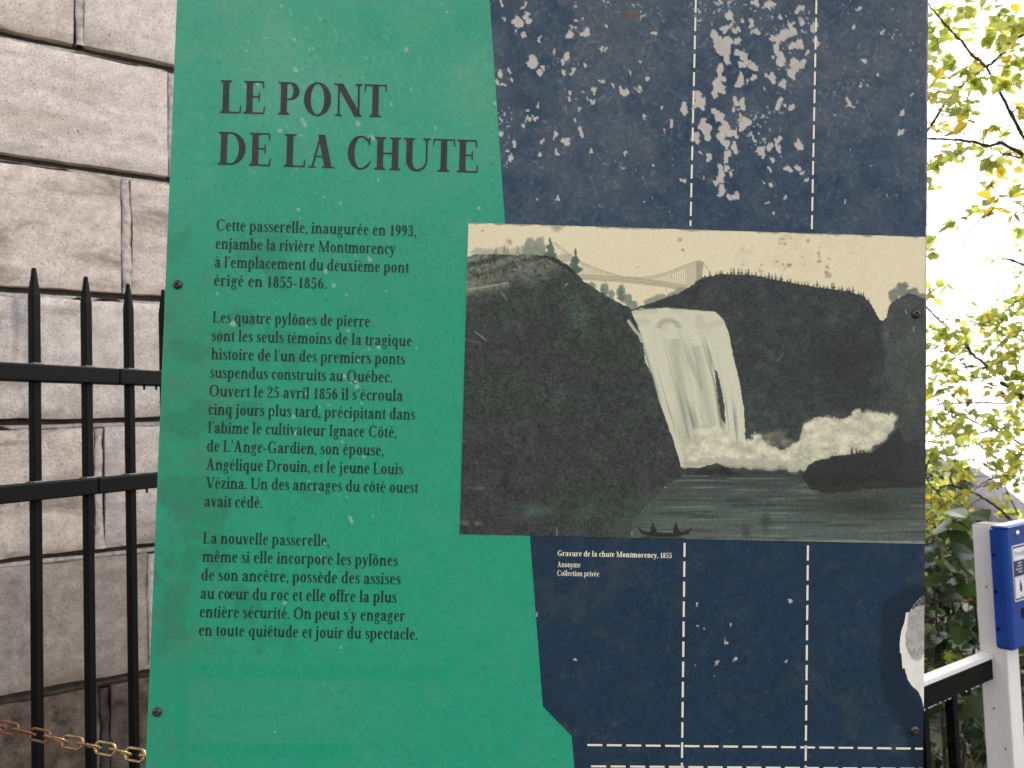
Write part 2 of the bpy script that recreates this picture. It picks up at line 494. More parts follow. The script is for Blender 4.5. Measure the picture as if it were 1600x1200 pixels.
for s in (-1.3, 0.76):
    p = MB(); p.box((s-0.025, -0.025, -0.02), (s+0.025, 0.025, 1.86)); p.box((s-0.03, -0.03, 1.86), (s+0.03, 0.03, 1.875))
    obj('fence_post', p.mesh('fence_post', BLACK, bevel=0.003, seg=1), fence)
# ------------------------------------------------------------------ lettering: a condensed old-style serif drawn as outlines
def _arc(cx, cy, rx, ry, w, t, a0, a1, n=None, w2=None):
    """band between an outer and an inner ellipse; w at the sides (w2 on the right), t at top and foot"""
    n = n or max(4, int(abs(a1-a0)/15)); P = []
    for i in range(n):
        q = []
        for a in (a0+(a1-a0)*i/n, a0+(a1-a0)*(i+1)/n):
            c, s = math.cos(rad(a)), math.sin(rad(a))
            ww = w if (c < 0 or w2 is None) else w2
            q.append(((cx+rx*c, cy+ry*s), (cx+max(rx-ww, 1.5)*c, cy+max(ry-t, 1.5)*s)))
        P.append([q[0][0], q[1][0], q[1][1], q[0][1]])
    return P

def _stroke(pts, ws, sub=5):
    p = [np.array(q, float) for q in pts]; out = []; wv = []
    for i in range(len(p)-1):
        a = p[max(i-1, 0)]; b = p[i]; c = p[i+1]; d = p[min(i+2, len(p)-1)]
        for k in range(sub):
            t = k/sub
            out.append(0.5*((2*b)+(c-a)*t+(2*a-5*b+4*c-d)*t*t+(3*b-a-3*c+d)*t**3)); wv.append(ws[i]*(1-t)+ws[i+1]*t)
    out.append(p[-1]); wv.append(ws[-1])
    L, R = [], []
    for i in range(len(out)):
        tn = out[min(i+1, len(out)-1)]-out[max(i-1, 0)]; tn = tn/(np.linalg.norm(tn)+1e-9)
        nn = np.array([-tn[1], tn[0]])
        L.append(tuple(out[i]+nn*wv[i]/2)); R.append(tuple(out[i]-nn*wv[i]/2))
    return [[L[i], L[i+1], R[i+1], R[i]] for i in range(len(out)-1)]

def _dot(x, y, r, ry=None): 
    ry = ry or r
    return [[(x+r*math.cos(2*math.pi*k/12), y+ry*math.sin(2*math.pi*k/12)) for k in range(12)]]
def _rect(x0, y0, x1, y1): return [[(x0, y0), (x1, y0), (x1, y1), (x0, y1)]]
def _foot(x, w, y, S, st, up=1):
    b = st + 5
    return [[(x-S, y), (x+w+S, y), (x+w+S, y+up*st*0.7), (x+w+S*0.35, y+up*st*1.15), (x+w, y+up*b), (x, y+up*b), (x-S*0.35, y+up*st*1.15), (x-S, y+up*st*0.7)]]
def _flag(x, w, y, S):
    return [[(x-S, y-8), (x+w*0.5, y-1), (x+w, y+2), (x+w, y-14), (x, y-14), (x-S*0.3, y-10.5)]]
def _line(x0, y0, x1, y1, w):           # slanted stem: horizontal width w
    return [[(x0, y0), (x0+w, y0), (x1+w, y1), (x1, y1)]]

def glyph(ch, w, t):
    """polygons and advance of a character: capital height 100, small letters 70"""
    S, st = 6.5, t*0.75
    tw = t
    acc = {'é': ('e', 'a'), 'è': ('e', 'g'), 'ê': ('e', 'c'), 'ô': ('o', 'c'), 'î': ('ı', 'c'), 'à': ('a', 'g')}
    if ch in acc:
        b, k = acc[ch]; P, adv = glyph(b, w, t); c = adv/2 + (0 if b != 'ı' else 0)
        if k == 'a': P = P + [[(c-6, 79), (c-1, 79), (c+13, 98), (c+4, 101)]]
        if k == 'g': P = P + [[(c+6, 79), (c+1, 79), (c-13, 98), (c-4, 101)]]
        if k == 'c': P = P + [[(c-16, 78), (c-11, 78), (c+4, 97), (c-4, 97)], [(c+16, 78), (c+4, 97), (c-4, 97), (c+11, 78)]]
        return P, adv
    if ch == ' ': return [], 25
    if ch in 'ıi':
        P = _rect(8, 0, 8+w, 62)+_foot(8, w, 0, S, st)+_flag(8, w, 70, 8)
        if ch == 'i': P += _dot(8+w/2, 91, w*0.62)
        return P, 16+w
    if ch == 'l': return _rect(8, 0, 8+w, 98)+_foot(8, w, 0, S, st)+_flag(8, w, 106, 8), 16+w
    if ch in 'nhmr':
        top = 106 if ch == 'h' else 70
        P = _rect(8, 0, 8+w, top-8)+_foot(8, w, 0, S, st)+_flag(8, w, top, 8)
        if ch == 'r':
            P += _stroke([(8+w*0.7, 50), (8+w+6, 63), (8+w+15, 66)], [3, 6, 9])+_dot(8+w+16, 63, 7.2, 7.5)
            return P, 17+w+15
        st_ = 32 if ch != 'm' else 31
        for k in range(2 if ch == 'm' else 1):
            x0 = 8+k*st_; x1 = x0+st_
            cx = (x0+w*0.45+x1+w)/2; rx = (x1+w-x0-w*0.45)/2
            P += _arc(cx, 43, rx, 28.5, w, t+2.5, 0, 160)+_rect(x1, 0, x1+w, 44)+_foot(x1, w, 0, S, st)
        return P, x1+w+8
    if ch == 'u':
        x1 = 8+32; cx = (8+x1+w*0.55)/2; rx = (x1+w*0.55-8)/2
        P = _rect(8, 26, 8+w, 62)+_flag(8, w, 70, 8)+_arc(cx, 27, rx, 28.5, w, t+2.5, 180, 340)
        P += _rect(x1, 0, x1+w, 62)+_flag(x1, w, 70, 8)+[[(x1+w-1, 0), (x1+w+7, 2), (x1+w+7, 6), (x1+w-1, 9)]]
        return P, x1+w+8
    if ch == 'o': return _arc(28, 35, 23, 36.5, w*1.05, t, 0, 360, 22), 56
    if ch == 'e':
        P = _arc(26, 35, 21, 36.5, w*1.02, t, 12, 312, 20, w*0.72)+_rect(9, 38, 45, 38+t*0.85)
        return P, 50
    if ch == 'c': return _arc(25.5, 35, 20.5, 36.5, w*1.02, t, 50, 312, 18, w*0.6)+_dot(38, 56, 7.5, 8), 46
    if ch == 'a':
        x = 31
        P = _rect(x, 6, x+w, 50)+_arc((x+w+9)/2, 49, (x+w-9)/2, 22.5, w, t+1, 0, 150, 10)+_dot(13.5, 54, 7.5, 8)
        P += _stroke([(x+w*0.5, 43), (20, 34), (11, 18)], [5, 7, w])+_arc(19, 17, 14.5, 18.5, w*1.05, t+1, 150, 330, 10, 5)
        P += [[(x, 8), (x+2, 1), (x+w-1, -1), (x+w+8, 4), (x+w+7, 7), (x+w, 7), (x+w, 14), (x, 14)]]
        return P, x+w+9
    if ch in 'dq':
        x = 37
        P = _arc(28, 35, 23, 36.5, w*1.05, t, 35, 325, 20, 4)
        if ch == 'd': P += _rect(x, 2, x+w, 98)+_flag(x, w, 106, 8)+[[(x+w-1, 0), (x+w+7, 2), (x+w+7, 6), (x+w-1, 9)]]+_rect(x, 0, x+w, 4)
        else: P += _rect(x, -26, x+w, 70)+_foot(x, w, -30, S, st)+_rect(x, -30, x+w, -24)
        return P, x+w+8
    if ch in 'bp':
        P = _arc(32, 35, 23, 36.5, 4, t, -145, 145, 20, w*1.05)
        if ch == 'b': P += _rect(8, 0, 8+w, 98)+_flag(8, w, 106, 8)
        else: P += _rect(8, -26, 8+w, 62)+_flag(8, w, 70, 8)+_foot(8, w, -30, S, st)
        return P, 60
    if ch == 'g':
        P = _arc(25, 47, 18.5, 24, w*0.95, t*0.8, 0, 360, 18)+_stroke([(37, 62), (44, 68), (51, 67)], [5, 6, 8])
        P += _stroke([(17, 25), (11, 16), (17, 8), (33, 4), (42, -4)], [4, 6, 9, 10, 9])+_arc(26, -13, 20, 17, 7.5, t*0.9, 20, -215, 16, 9)
        P += _stroke([(9.5, -4), (12, 3), (18, 8)], [6, 5, 7])
        return P, 52
    if ch == 's':
        P = _stroke([(32, 54), (27, 65), (18, 67.5), (10, 60), (12, 48), (22, 37), (31, 26), (32, 11), (23, 2.5), (13, 3), (6.5, 16)], [3, 5, 6, 10, 12, 13.5, 12, 10, 6, 5, 3])
        P += [[(30.5, 51), (34, 51), (33.5, 70), (30.5, 66)], [(4, 0), (7, 4), (8, 19), (4.5, 19)]]
        return P, 40
    if ch == 't':
        P = _rect(9, 14, 9+w, 70)+[[(9, 69), (9+w, 69), (9+w, 88), (9+w*0.5, 78)]]+_rect(2, 64, 30, 70)+_arc(9+16, 15, 16, 16.5, w, t, 180, 300, 8, 4)
        return P, 33
    if ch == 'f':
        P = _rect(9, 0, 9+w, 82)+_foot(9, w, 0, S, st)+_rect(2, 64, 30, 70)+_arc(9+15, 82, 15, 25, w, t+1, 60, 180, 8)+_dot(33, 98, 6.5)
        return P, 32
    if ch == 'j':
        P = _rect(10, -10, 10+w, 62)+_flag(10, w, 70, 8)+_dot(10+w/2, 91, w*0.62)+_arc(10+w-14, -9, 14, 21, w, t, 0, -110, 8)+_dot(2, -24, 6)
        return P, 18+w
    if ch in 'vy':
        P = _line(20, 0, 4, 67, w*1.05)+_line(22, 0, 40, 67, 5.5)+_rect(-2, 67, 24, 70)+_rect(33, 67, 53, 70)
        if ch == 'y': P += _stroke([(25, 4), (19, -14), (12, -25), (4, -25)], [8, 7, 6, 6])+_dot(4, -23, 6.5)
        return P, 50
    if ch == 'x':
        P = _line(31, 2, 5, 68, w*1.1)+_line(6, 2, 34, 68, 5.5)+_rect(-1, 0, 18, 3.5)+_rect(24, 0, 51, 3.5)+_rect(-1, 66.5, 25, 70)+_rect(29, 66.5, 48, 70)
        return P, 50
    if ch == 'z':
        return _rect(4, 0, 42, t)+_rect(4, 70-t, 41, 70)+_line(4, t-1, 27, 71-t, w*1.05)+_rect(39.5, 0, 43, 17)+_rect(3, 54, 6.5, 70), 46
    if ch == 'œ':
        A, a = glyph('o', w, t); B, b = glyph('e', w, t)
        return A+[[(x+a-13, y) for x, y in p] for p in B], a+b-13
    if ch == '.': return _dot(11, 6, 7.5), 22
    if ch == ',': return _dot(11, 6, 7.5)+_stroke([(16, 5), (15, -8), (7, -17)], [6, 5, 2.5]), 22
    if ch == "'": return [[(6, 100), (15, 100), (11.5, 74), (8, 74)]], 20
    if ch == '-': return _rect(4, 27, 29, 35), 33
    # figures
    if ch == '1': return _rect(19, 0, 19+w, 88)+_foot(19, w, 0, 8, st)+[[(8, 80), (19+w, 99), (19+w, 82), (19, 84)]], 48
    if ch == '2':
        return _stroke([(7, 72), (12, 90), (24, 96), (36, 86), (37, 70), (27, 48), (14, 26), (6, 6)], [9, 8, 6, 12, 14, 10, 7, 6])+_rect(5, 0, 44, 9)+_rect(40.5, 0, 44.5, 20)+_dot(9, 73, 6.5), 50
    if ch == '3':
        return _stroke([(8, 84), (17, 95), (30, 92), (35, 78), (29, 62), (17, 54)], [7, 6, 9, 13, 9, 4])+_stroke([(17, 54), (32, 48), (38, 30), (33, 10), (19, 2), (7, 10)], [4, 9, 14, 11, 6, 6])+_dot(9, 12, 6.5)+_dot(10, 82, 5.5), 50
    if ch == '5':
        return _rect(12, 85, 41, 97)+_line(9, 48, 12, 97, 5)+_stroke([(10, 52), (23, 60), (36, 48), (38, 28), (31, 8), (18, 2), (7, 9)], [5, 6, 12, 14, 10, 6, 6])+_dot(9, 11, 6.5), 50
    if ch == '6': return _arc(26, 31, 20.5, 32.5, w, t*0.8, 0, 360, 18)+_stroke([(6+w*0.5, 32), (13, 62), (24, 84), (40, 98)], [w, w*0.95, 9, 4]), 51
    if ch == '9': return _arc(25, 67, 20.5, 32.5, w, t*0.8, 0, 360, 18)+_stroke([(45.5-w*0.5, 66), (38, 36), (27, 14), (11, 0)], [w, w*0.95, 9, 4]), 51
    if ch == '8': return _arc(25, 72, 17, 26, w*0.85, t*0.8, 0, 360, 16)+_arc(25, 25, 20.5, 27, w*0.95, t*0.8, 0, 360, 18), 51
    # capitals
    C7, cs = 7.5, t*0.8
    def bar(x0, x1, y, up, h):     # arm with a pointed end serif
        yy = y-(cs if up < 0 else 0)
        return _rect(x0, yy, x1, yy+cs)+[[(x1-4.5, y), (x1, y), (x1+1.5, y+up*h), (x1-1.5, y+up*h)][::up]]
    if ch in 'ELTFP' or ch in 'HINMDU':
        pass
    if ch == 'I': return _rect(9, 0, 9+w, 100)+_foot(9, w, 0, C7, cs)+_foot(9, w, 100, C7, cs, -1), 18+w
    if ch in 'EL':
        P = _rect(9, 0, 9+w, 100)+_foot(9, w, 0, C7, cs)+_foot(9, w, 100, C7, cs, -1)+bar(9, 60, 0, 1, 24)
        if ch == 'E':
            P += bar(9, 57, 100, -1, 22)+_rect(9+w, 50, 46, 50+cs)+[[(43, 38), (46.5, 38), (46.5, 66), (43, 66)]]
            return P, 67
        return P, 64
    if ch == 'T':
        P = _rect(33-w/2, 0, 33+w/2, 100)+_foot(33-w/2, w, 0, C7+1, cs)+bar(33, 63, 100, -1, 22)
        return P+_rect(3, 100-cs, 33, 100)+[[(1.5, 78), (4.5, 78), (7.5, 100), (3, 100)]], 66
    if ch == 'P':
        P = _rect(9, 0, 9+w, 100)+_foot(9, w, 0, C7, cs)+_foot(9, w, 100, C7, cs, -1)+_rect(9+w, 100-cs, 36, 100)+_rect(9+w, 45, 36, 45+cs)
        return P+_arc(35, 72.5, 26, 27.5, w, cs, -90, 90, 12, w), 67
    if ch == 'D':
        P = _rect(9, 0, 9+w, 100)+_foot(9, w, 0, C7, cs)+_foot(9, w, 100, C7, cs, -1)+_rect(9+w, 0, 36, cs)+_rect(9+w, 100-cs, 36, 100)
        return P+_arc(35, 50, 43, 50, w*1.05, cs, -90, 90, 16, w*1.05), 85
    if ch == 'O': return _arc(43, 50, 38, 52, w*1.08, cs*1.1, 0, 360, 28), 86
    if ch == 'Q': return _arc(43, 50, 38, 52, w*1.08, cs*1.1, 0, 360, 28)+_stroke([(42, 2), (56, -10), (72, -21), (88, -19)], [5, 9, 10, 4]), 88
    if ch in 'CG':
        P = _arc(41, 50, 36, 52, w*1.08, cs*1.1, 48, 312, 20, w*0.55)+[[(64, 72), (67, 72), (69, 101), (66, 98), (60, 90)]]
        if ch == 'C': return P+[[(60, 9), (66, 14), (71, 25), (68, 27), (62, 17)]], 76
        return P+_rect(70-w, 4, 70, 44)+_foot(70-w, w, 44, 7, cs, -1)+[[(60, 4), (72, 2), (70, 12), (60, 12)]], 80
    if ch in 'NM':
        if ch == 'N':
            P = _line(6, 100, 60, 0, w*1.15)+_rect(12, 0, 12+cs*1.1, 97)+_rect(68, 0, 68+cs*1.1, 100)
            P += _foot(12, cs, 0, C7, cs)+_foot(68, cs, 100, C7, cs, -1)+_rect(1, 100-cs, 18, 100)
            return P, 83
        P = _rect(11, 0, 11+cs, 97)+_line(9, 100, 41, 0, w)+_line(45, 0, 76, 100, cs*1.1)+_rect(75, 0, 75+w, 100)
        return P+_foot(11, cs, 0, C7, cs)+_foot(75, w, 0, C7, cs)+_foot(77, w-2, 100, C7, cs, -1)+_rect(1, 100-cs, 18, 100), 100
    if ch == 'H':
        P = _rect(51, 0, 51+w, 100)+_rect(9, 0, 9+w, 100)+_rect(9, 48, 54, 48+cs)
        for x in (9, 51): P += _foot(x, w, 0, C7, cs)+_foot(x, w, 100, C7, cs, -1)
        return P, 60+w
    if ch == 'U':
        x1 = 66
        P = _rect(11, 32, 11+w, 100)+_rect(x1, 32, x1+cs, 100)+_foot(11, w, 100, C7, cs, -1)+_foot(x1, cs, 100, C7+1, cs, -1)
        return P+_arc((11+x1+cs)/2, 33, (x1+cs-11)/2, 35, w, cs*1.5, 180, 360, 16, cs), 82
    if ch == 'A':
        P = _line(50, 0, 29, 101, w*1.12)+_line(12, 0, 34, 99, cs*1.1)+_rect(19, 32, 58, 32+cs)
        return P+_rect(3, 0, 26, cs*0.8)+_rect(42, 0, 78, cs*0.8), 79
    if ch == 'V':
        P = _line(31, 0, 6, 100, w*1.12)+_line(38, 0, 62, 100, cs*1.1)+_rect(-2, 100-cs*0.8, 32, 100)+_rect(53, 100-cs*0.8, 76, 100)
        return P, 72
    raise ValueError(ch)

_gc = {}
def glyph_tris(ch, w, t):
    key = (ch, w, t)
    if key in _gc: return _gc[key]
    polys, adv = glyph(ch, w, t)
    V = []; F = []
    for p in polys:
        a = sum(p[i][0]*p[(i+1) % len(p)][1]-p[(i+1) % len(p)][0]*p[i][1] for i in range(len(p)))
        if abs(a) < 0.02: continue
        if a < 0: p = p[::-1]
        b = len(V); V += [Vector(q) for q in p]; F.append(list(range(b, b+len(p))))
    if not F:
        _gc[key] = (np.zeros((0, 2)), [], adv); return _gc[key]
    v, e, f, ov, oe, of = delaunay_2d_cdt(V, [], F, 0, 1e-3)
    tris = [tuple(q) for q, o in zip(f, of) if len(o)]
    _gc[key] = (np.array([(q.x, q.y) for q in v]), tris, adv)
    return _gc[key]

def set_line(text, w, t, track=0.0):
    """unit-space vertices, triangles and width of a line of text (capital height 100)"""
    V = []; F = []; x = 0; n = 0
    for ch in text:
        v, f, adv = glyph_tris(ch, w, t)
        if len(v):
            V.append(v+np.array([x, 0])); F += [tuple(i+n for i in q) for q in f]; n += len(v)
        x += adv+track
    V = np.concatenate(V)
    return V, F

# ------------------------------------------------------------------ the information panel
DIST = 0.93
_H = np.array([42667-800, 1612-600, FPX]); _V = -np.array([1715-800, -35255-600, FPX])
_H = unit(_H); _V = unit(_V); _V = unit(_V-_H*(_H @ _V))
_w = lambda q: RT*q[0]-UP*q[1]+FW*q[2]
SU, SV = _w(_H), _w(_V)                        # along the lines of text, down the panel
SN = -np.cross(SU, SV)                         # out of the panel towards the reader
SO = at(800, 600, DIST)
MM = DIST/FPX                                  # metres per unit on the panel
def suv(x, y):
    """panel coordinates of the photo pixel x, y (arrays allowed)"""
    x = np.asarray(x, float); y = np.asarray(y, float)
    q = RT*((x-800)/FPX)[..., None] + UP*((600-y)/FPX)[..., None] + FW
    tt = ((SO-CAM) @ SN)/(q @ SN)
    p = CAM+q*tt[..., None]-SO
    return (p @ SU)/MM, (p @ SV)/MM
def P2(x, y):
    u, v = suv(x, y); return float(u), float(v)
# panel frame: x along the text, y up the panel, z towards the reader, metres
PM = Matrix(((SU[0], -SV[0], SN[0], SO[0]), (SU[1], -SV[1], SN[1], SO[1]), (SU[2], -SV[2], SN[2], SO[2]), (0, 0, 0, 1)))
panel = empty('information_panel', None, 'weathered green and navy information panel titled LE PONT DE LA CHUTE with a waterfall picture', 'information panel', mat=PM)

LE = lambda y: P2(277-0.0408*y, y)
RE = lambda y: P2(1450.5-0.0069*y, y)
VT, VB = P2(800, -90)[1], P2(800, 1380)[1]
uL0, vL0 = LE(0); uL1, vL1 = LE(1200); uR0, vR0 = RE(0); uR1, vR1 = RE(1200)
UL = lambda v: uL0+(uL1-uL0)*(v-vL0)/(vL1-vL0)
UR = lambda v: uR0+(uR1-uR0)*(v-vR0)/(vR1-vR0)

def print_mat(name, rough, spec, fleck, bm=0.25):
    m, N, L, b = new_mat(name, rough, spec)
    a = N.new('ShaderNodeAttribute'); a.attribute_name = 'Col'
    v = coords(N, L)
    g = noise(N, L, v, 900, 3, 0.7)
    c = mix(N, L, 1.0, a.outputs['Color'], ramp(N, L, g, [(0.25, 1-fleck), (0.75, 1+0*fleck)]), 'MULTIPLY')
    L.new(c, b.inputs['Base Color'])
    r = noise(N, L, v, 30, 5, 0.7)
    rr = N.new('ShaderNodeMapRange'); L.new(r, rr.inputs[0])
    rr.inputs[1].default_value = 0.3; rr.inputs[2].default_value = 0.7; rr.inputs[3].default_value = rough-0.08; rr.inputs[4].default_value = rough+0.1
    L.new(rr.outputs[0], b.inputs['Roughness'])
    bump(N, L, b, g, bm, 0.0003)
    return m
PRINT = print_mat('laminate_print', 0.55, 0.2, 0.16)
EDGE = simple_mat('laminate_edge', (0.42, 0.40, 0.42), (0.62, 0.60, 0.62), 120, 0.7, 0.3, 0.3, 0.0005)
STEEL = simple_mat('galvanised_steel', (0.22, 0.22, 0.23), (0.34, 0.34, 0.35), 50, 0.45, 0.5, 0.1, 0.0005, metal=0.7)

# board
vv = np.linspace(VT, VB, 24)
TH = 0.006
V = []; 
for v in vv:
    V += [(UL(v)*MM, -v*MM, 0), (UR(v)*MM, -v*MM, 0), (UR(v)*MM, -v*MM, -TH), (UL(v)*MM, -v*MM, -TH)]
F = [(0, 1, 2, 3)]
for i in range(len(vv)-1):
    for k in range(4):
        F.append((4*i+k, 4*i+4+k, 4*i+4+(k+1) % 4, 4*i+(k+1) % 4))
b0 = 4*(len(vv)-1); F.append((b0+3, b0+2, b0+1, b0))
obj('board', mesh_of('board', V, F, EDGE), panel)
for u0 in (UL(0)+58, UR(0)-105):
    p = MB(); zt_ = -(VT+20)*MM
    # posts stand upright in the ground behind the crooked board
    base = SO+SU*(u0*MM)-SN*0.034
    wpos = lambda h: np.array([base[0], base[1]+0.012, h])
    inv = PM.inverted()
    for (lo, hi) in ((-0.25, 2.05),):
        V = []
        for h in (lo, hi):
            for dx, dy in ((-0.02, -0.018), (0.02, -0.018), (0.02, 0.018), (-0.02, 0.018)):
                V.append(inv @ Vector(wpos(h)+np.array([dx, dy+0.03*(1 if h < 1 else 1), 0])))
        p.add(V, [(3,2,1,0),(4,5,6,7),(0,1,5,4),(1,2,6,5),(2,3,7,6),(3,0,4,7)])
    obj('post', p.mesh('post', STEEL, bevel=0.003, seg=1), panel)

def sheet(name, U, Vv, img, z, mat=PRINT, dz=None):
    Z = np.full(U.shape, z) if dz is None else z+dz
    X = np.stack([U*MM, -Vv*MM, Z], -1).reshape(-1, 3)
    me = fast_mesh(name, X, grid_faces(*U.shape), mat, True, srgb(np.clip(img, 0, 255)).reshape(-1, 3))
    return obj(name, me, panel)

# ---- navy field
NAVY_FLAKES = '''817,12,4 809,33,8 826,32,9 826,22,6 805,46,4 820,56,6 845,62,3 891,53,6 885,55,4 916,52,7 911,56,5 832,97,10 828,104,6 847,105,6 841,112,5 866,81,4 887,88,7 880,96,5
782,114,6 796,111,4 776,129,4 785,133,4 799,127,4 883,112,4 896,111,4 914,103,4 889,145,4 890,157,4 926,141,4 927,158,5 919,153,3 977,147,7 971,141,4 823,172,4 838,186,6 826,188,5 818,197,4
839,163,3 901,185,4 907,203,5 907,209,5 867,211,5 883,220,6 803,226,6 848,222,4 791,237,4 799,251,4 784,211,5 846,241,4 869,238,3 923,238,3 872,314,4 1022,55,3 1034,169,4 1049,193,5 1040,205,3
1067,282,4 1070,164,7 1071,174,6 940,128,3 948,40,2.5 900,35,3 820,6,4 783,6,4 984,112,3 1001,98,2.5 1011,126,2.5 940,77,3 947,78,2.5 958,135,3 996,140,3 1003,137,3 1008,184,2.5 975,238,2 1017,258,3 1046,332,2.5 1008,316,2 838,310,2.5
1181,5,6 1202,9,7 1207,6,6 1247,16,6 1255,14,4 1141,25,7 1143,31,5 1175,36,6 1180,50,5 1160,33,4 1133,46,6 1140,43,5 1147,50,4 1154,46,5 1115,55,6 1121,62,6 1130,75,12 1137,68,9 1122,76,7 1135,92,8 1138,64,7 1151,64,5
1153,82,7 1160,88,8 1167,93,5 1163,101,7 1156,102,5 1173,103,6 1181,105,5 1207,62,5 1215,62,7 1223,56,8 1230,51,7 1238,50,7 1235,38,5 1253,36,5 1250,70,7 1243,71,5 1237,75,5 1260,82,5 1214,75,6 1217,85,7 1220,96,8 1207,88,4
1241,99,8 1245,105,7 1237,115,8 1256,96,6 1254,104,6 1273,45,8 1276,67,5 1124,108,6 1126,115,5 1119,128,9 1123,136,8 1129,143,7 1118,145,7 1127,124,6 1156,120,6 1155,130,7 1169,129,4 1177,123,4 1205,122,7 1208,128,6 1198,116,4 1224,132,5 1198,140,3
1147,157,7 1157,160,4 1159,168,5 1145,171,5 1219,157,7 1218,166,5 1229,166,3 1239,167,5 1118,176,7 1125,182,7 1131,190,7 1134,198,5 1098,193,9 1104,202,9 1106,212,7 1103,186,5 1131,206,8 1127,213,7 1132,224,6 1141,207,6 1148,207,5 1160,196,8 1167,191,7 1172,187,3 1157,183,4
1147,227,8 1151,233,7 1137,240,6 1136,249,5 1178,216,4 1216,218,6 1215,226,5 1218,233,4 1188,235,7 1192,244,4 1202,232,6 1206,249,4 1247,224,5 1250,229,4 1108,245,5 1124,263,6 1127,273,7 1126,283,6 1120,287,5 1129,298,7 1137,262,4 1142,272,4 1141,307,7 1148,306,6 1232,265,6 1247,263,4 1252,271,3 1259,279,3
1090,150,6 1093,158,8 1088,166,6 1095,166,5 1087,213,6 1090,220,4 1093,239,3 1100,276,3 1327,161,6 1331,166,4 1350,94,4 1333,42,3 1378,52,3 1408,207,5 1408,177,4 1344,130,3 1357,133,3 1340,12,4 1370,115,2.5 1424,146,3 1193,13,3 1126,5,5 1219,27,4 1318,315,2.5 1225,310,4 1196,316,3 1206,288,3 1203,265,3 1194,288,2.5 1206,332,3
1236,937,4 1142,974,4 1135,1002,3 1134,997,2 1149,1029,5 1118,1034,4 1117,1055,2.5 900,1031,4 840,960,2.5 1025,879,2.5 1088,944,3 1091,981,3 1100,983,2 1231,1034,2.5 1088,1038,2'''
def navy_paint(X, Y):
    n1 = fbm(X, Y, 120, 5, 11); n2 = fbm(X, Y, 26, 5, 21, 0.62); n3 = fbm(X, Y, 6, 3, 31, 0.7)
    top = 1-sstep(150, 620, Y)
    img = np.empty(X.shape+(3,))
    img[:] = (31, 53, 76)
    low = sstep(380, 900, Y)
    img = lay(img, (27, 48, 66), low*0.7)
    # chalky wear mixed with a painted sky sheen, mostly on the upper half
    chalk_sheen = top*(0.50+0.9*(n1-0.5)+0.7*(n2-0.5)) + 0.20*(n2-0.38)
    img = lay(img, (106, 109, 114), np.clip(chalk_sheen, 0, 0.8)*0.85)
    # smears low down
    img = lay(img, (56, 62, 68), sstep(0.5, 0.72, n2*0.55+n1*0.45)*0.38*(0.4+low))
    # fibre-like scuffs
    for sdd, ang, cell in ((41, 0.5, 9), (43, 2.0, 11), (45, 1.2, 8), (47, 2.7, 10)):
        c, s = math.cos(ang), math.sin(ang)
        wx = X+5*(vnoise(X/18, Y/18, sdd+1)-0.5)*2; wy = Y+5*(vnoise(X/18, Y/18, sdd+2)-0.5)*2
        r = vnoise((wx*c+wy*s)/cell*0.8, (-wx*s+wy*c)/2.0, sdd)
        gate = sstep(0.35, 0.6, vnoise(X/34+sdd, Y/34, sdd+5))
        sc = sstep(0.80, 0.95, r)*gate
        img = lay(img, (140, 145, 150), sc*(0.26*top+0.10))
    img = img*(0.84+0.32*n3)[..., None]
    # pin-head loss, in drifts
    dens = sstep(0.46, 0.66, fbm(X, Y, 70, 3, 55))*(1-sstep(200, 360, Y))*(0.35+0.65*(1-sstep(930, 1050, X)*(1-sstep(1060, 1100, X)))*(1-0.7*sstep(1270, 1300, X)))
    hs = vnoise(X/3.6, Y/3.6, 61)*0.75+vnoise(X/9, Y/9, 63)*0.25
    img = lay(img, (176, 176, 178), sstep(0.0, 0.05, hs-(0.90-0.19*dens))*0.9*(dens > 0.02))
    # flakes where the print has come away from the grey ground
    wx = X+13*(fbm(X, Y, 9, 3, 71)-0.5); wy = Y+13*(fbm(X, Y, 9, 3, 73)-0.5)
    fl = np.zeros(X.shape); rs = np.random.RandomState(4)
    for tkn in NAVY_FLAKES.split():
        x, y, r = map(float, tkn.split(',')); r *= 0.68 if y > 800 else (0.86 if x < 1060 else 0.98)
        ax_, ay_ = r*rs.uniform(0.75, 1.0), r*rs.uniform(0.95, 1.3)
        m = (np.abs(X-x) < 3*r+8) & (np.abs(Y-y) < 3*r+8)
        d = np.hypot((wx[m]-x)/ax_, (wy[m]-y)/ay_)
        fl[m] = np.maximum(fl[m], 1.0-sstep(0.5, 1.35, d))
    fl = sstep(0.36, 0.50, fl+1.0*(fbm(X, Y, 6, 3, 77, 0.6)-0.5)*(fl > 0.02))
    # halo of loose print
    g = 184+18*(n3-0.5)+14*(n2-0.5)
    fc = np.stack([g+5, g-3, g-11], -1)
    img = img*(1-fl[..., None])+fc*fl[..., None]
    rust = (1-sstep(3, 11, np.hypot((X-988)*0.7, Y-23)+8*(n3-0.5)))
    img = lay(img, (122, 86, 64), rust*0.75*sstep(0.35, 0.6, n3*0.5+n2*0.5))
    # damp dark edge beside the tear at the right
    halo = seg_dist([(1432, 930), (1400, 950), (1392, 1000), (1394, 1050), (1404, 1085), (1430, 1130), (1440, 1180)], X, Y)
    img = lay(img, (19, 36, 52), (1-sstep(14, 26, halo+12*(n2-0.5)))*0.85)
    # run of water below the lower screw
    img = lay(img, (17, 36, 50), (1-sstep(2, 5, np.abs(X-1429-2*np.sin(Y/9))))*sstep(1146, 1150, Y)*0.7)
    # pale frayed right edge
    ed = (1450.5-0.0069*Y)-X
    img = lay(img, (176, 172, 180), (1-sstep(0.6, 2.6, ed+2.5*(fbm(X*0, Y, 14, 3, 81)-0.45)*2))*(Y < 760)*0.8)
    return img, fl
ny, nx = 860, 470
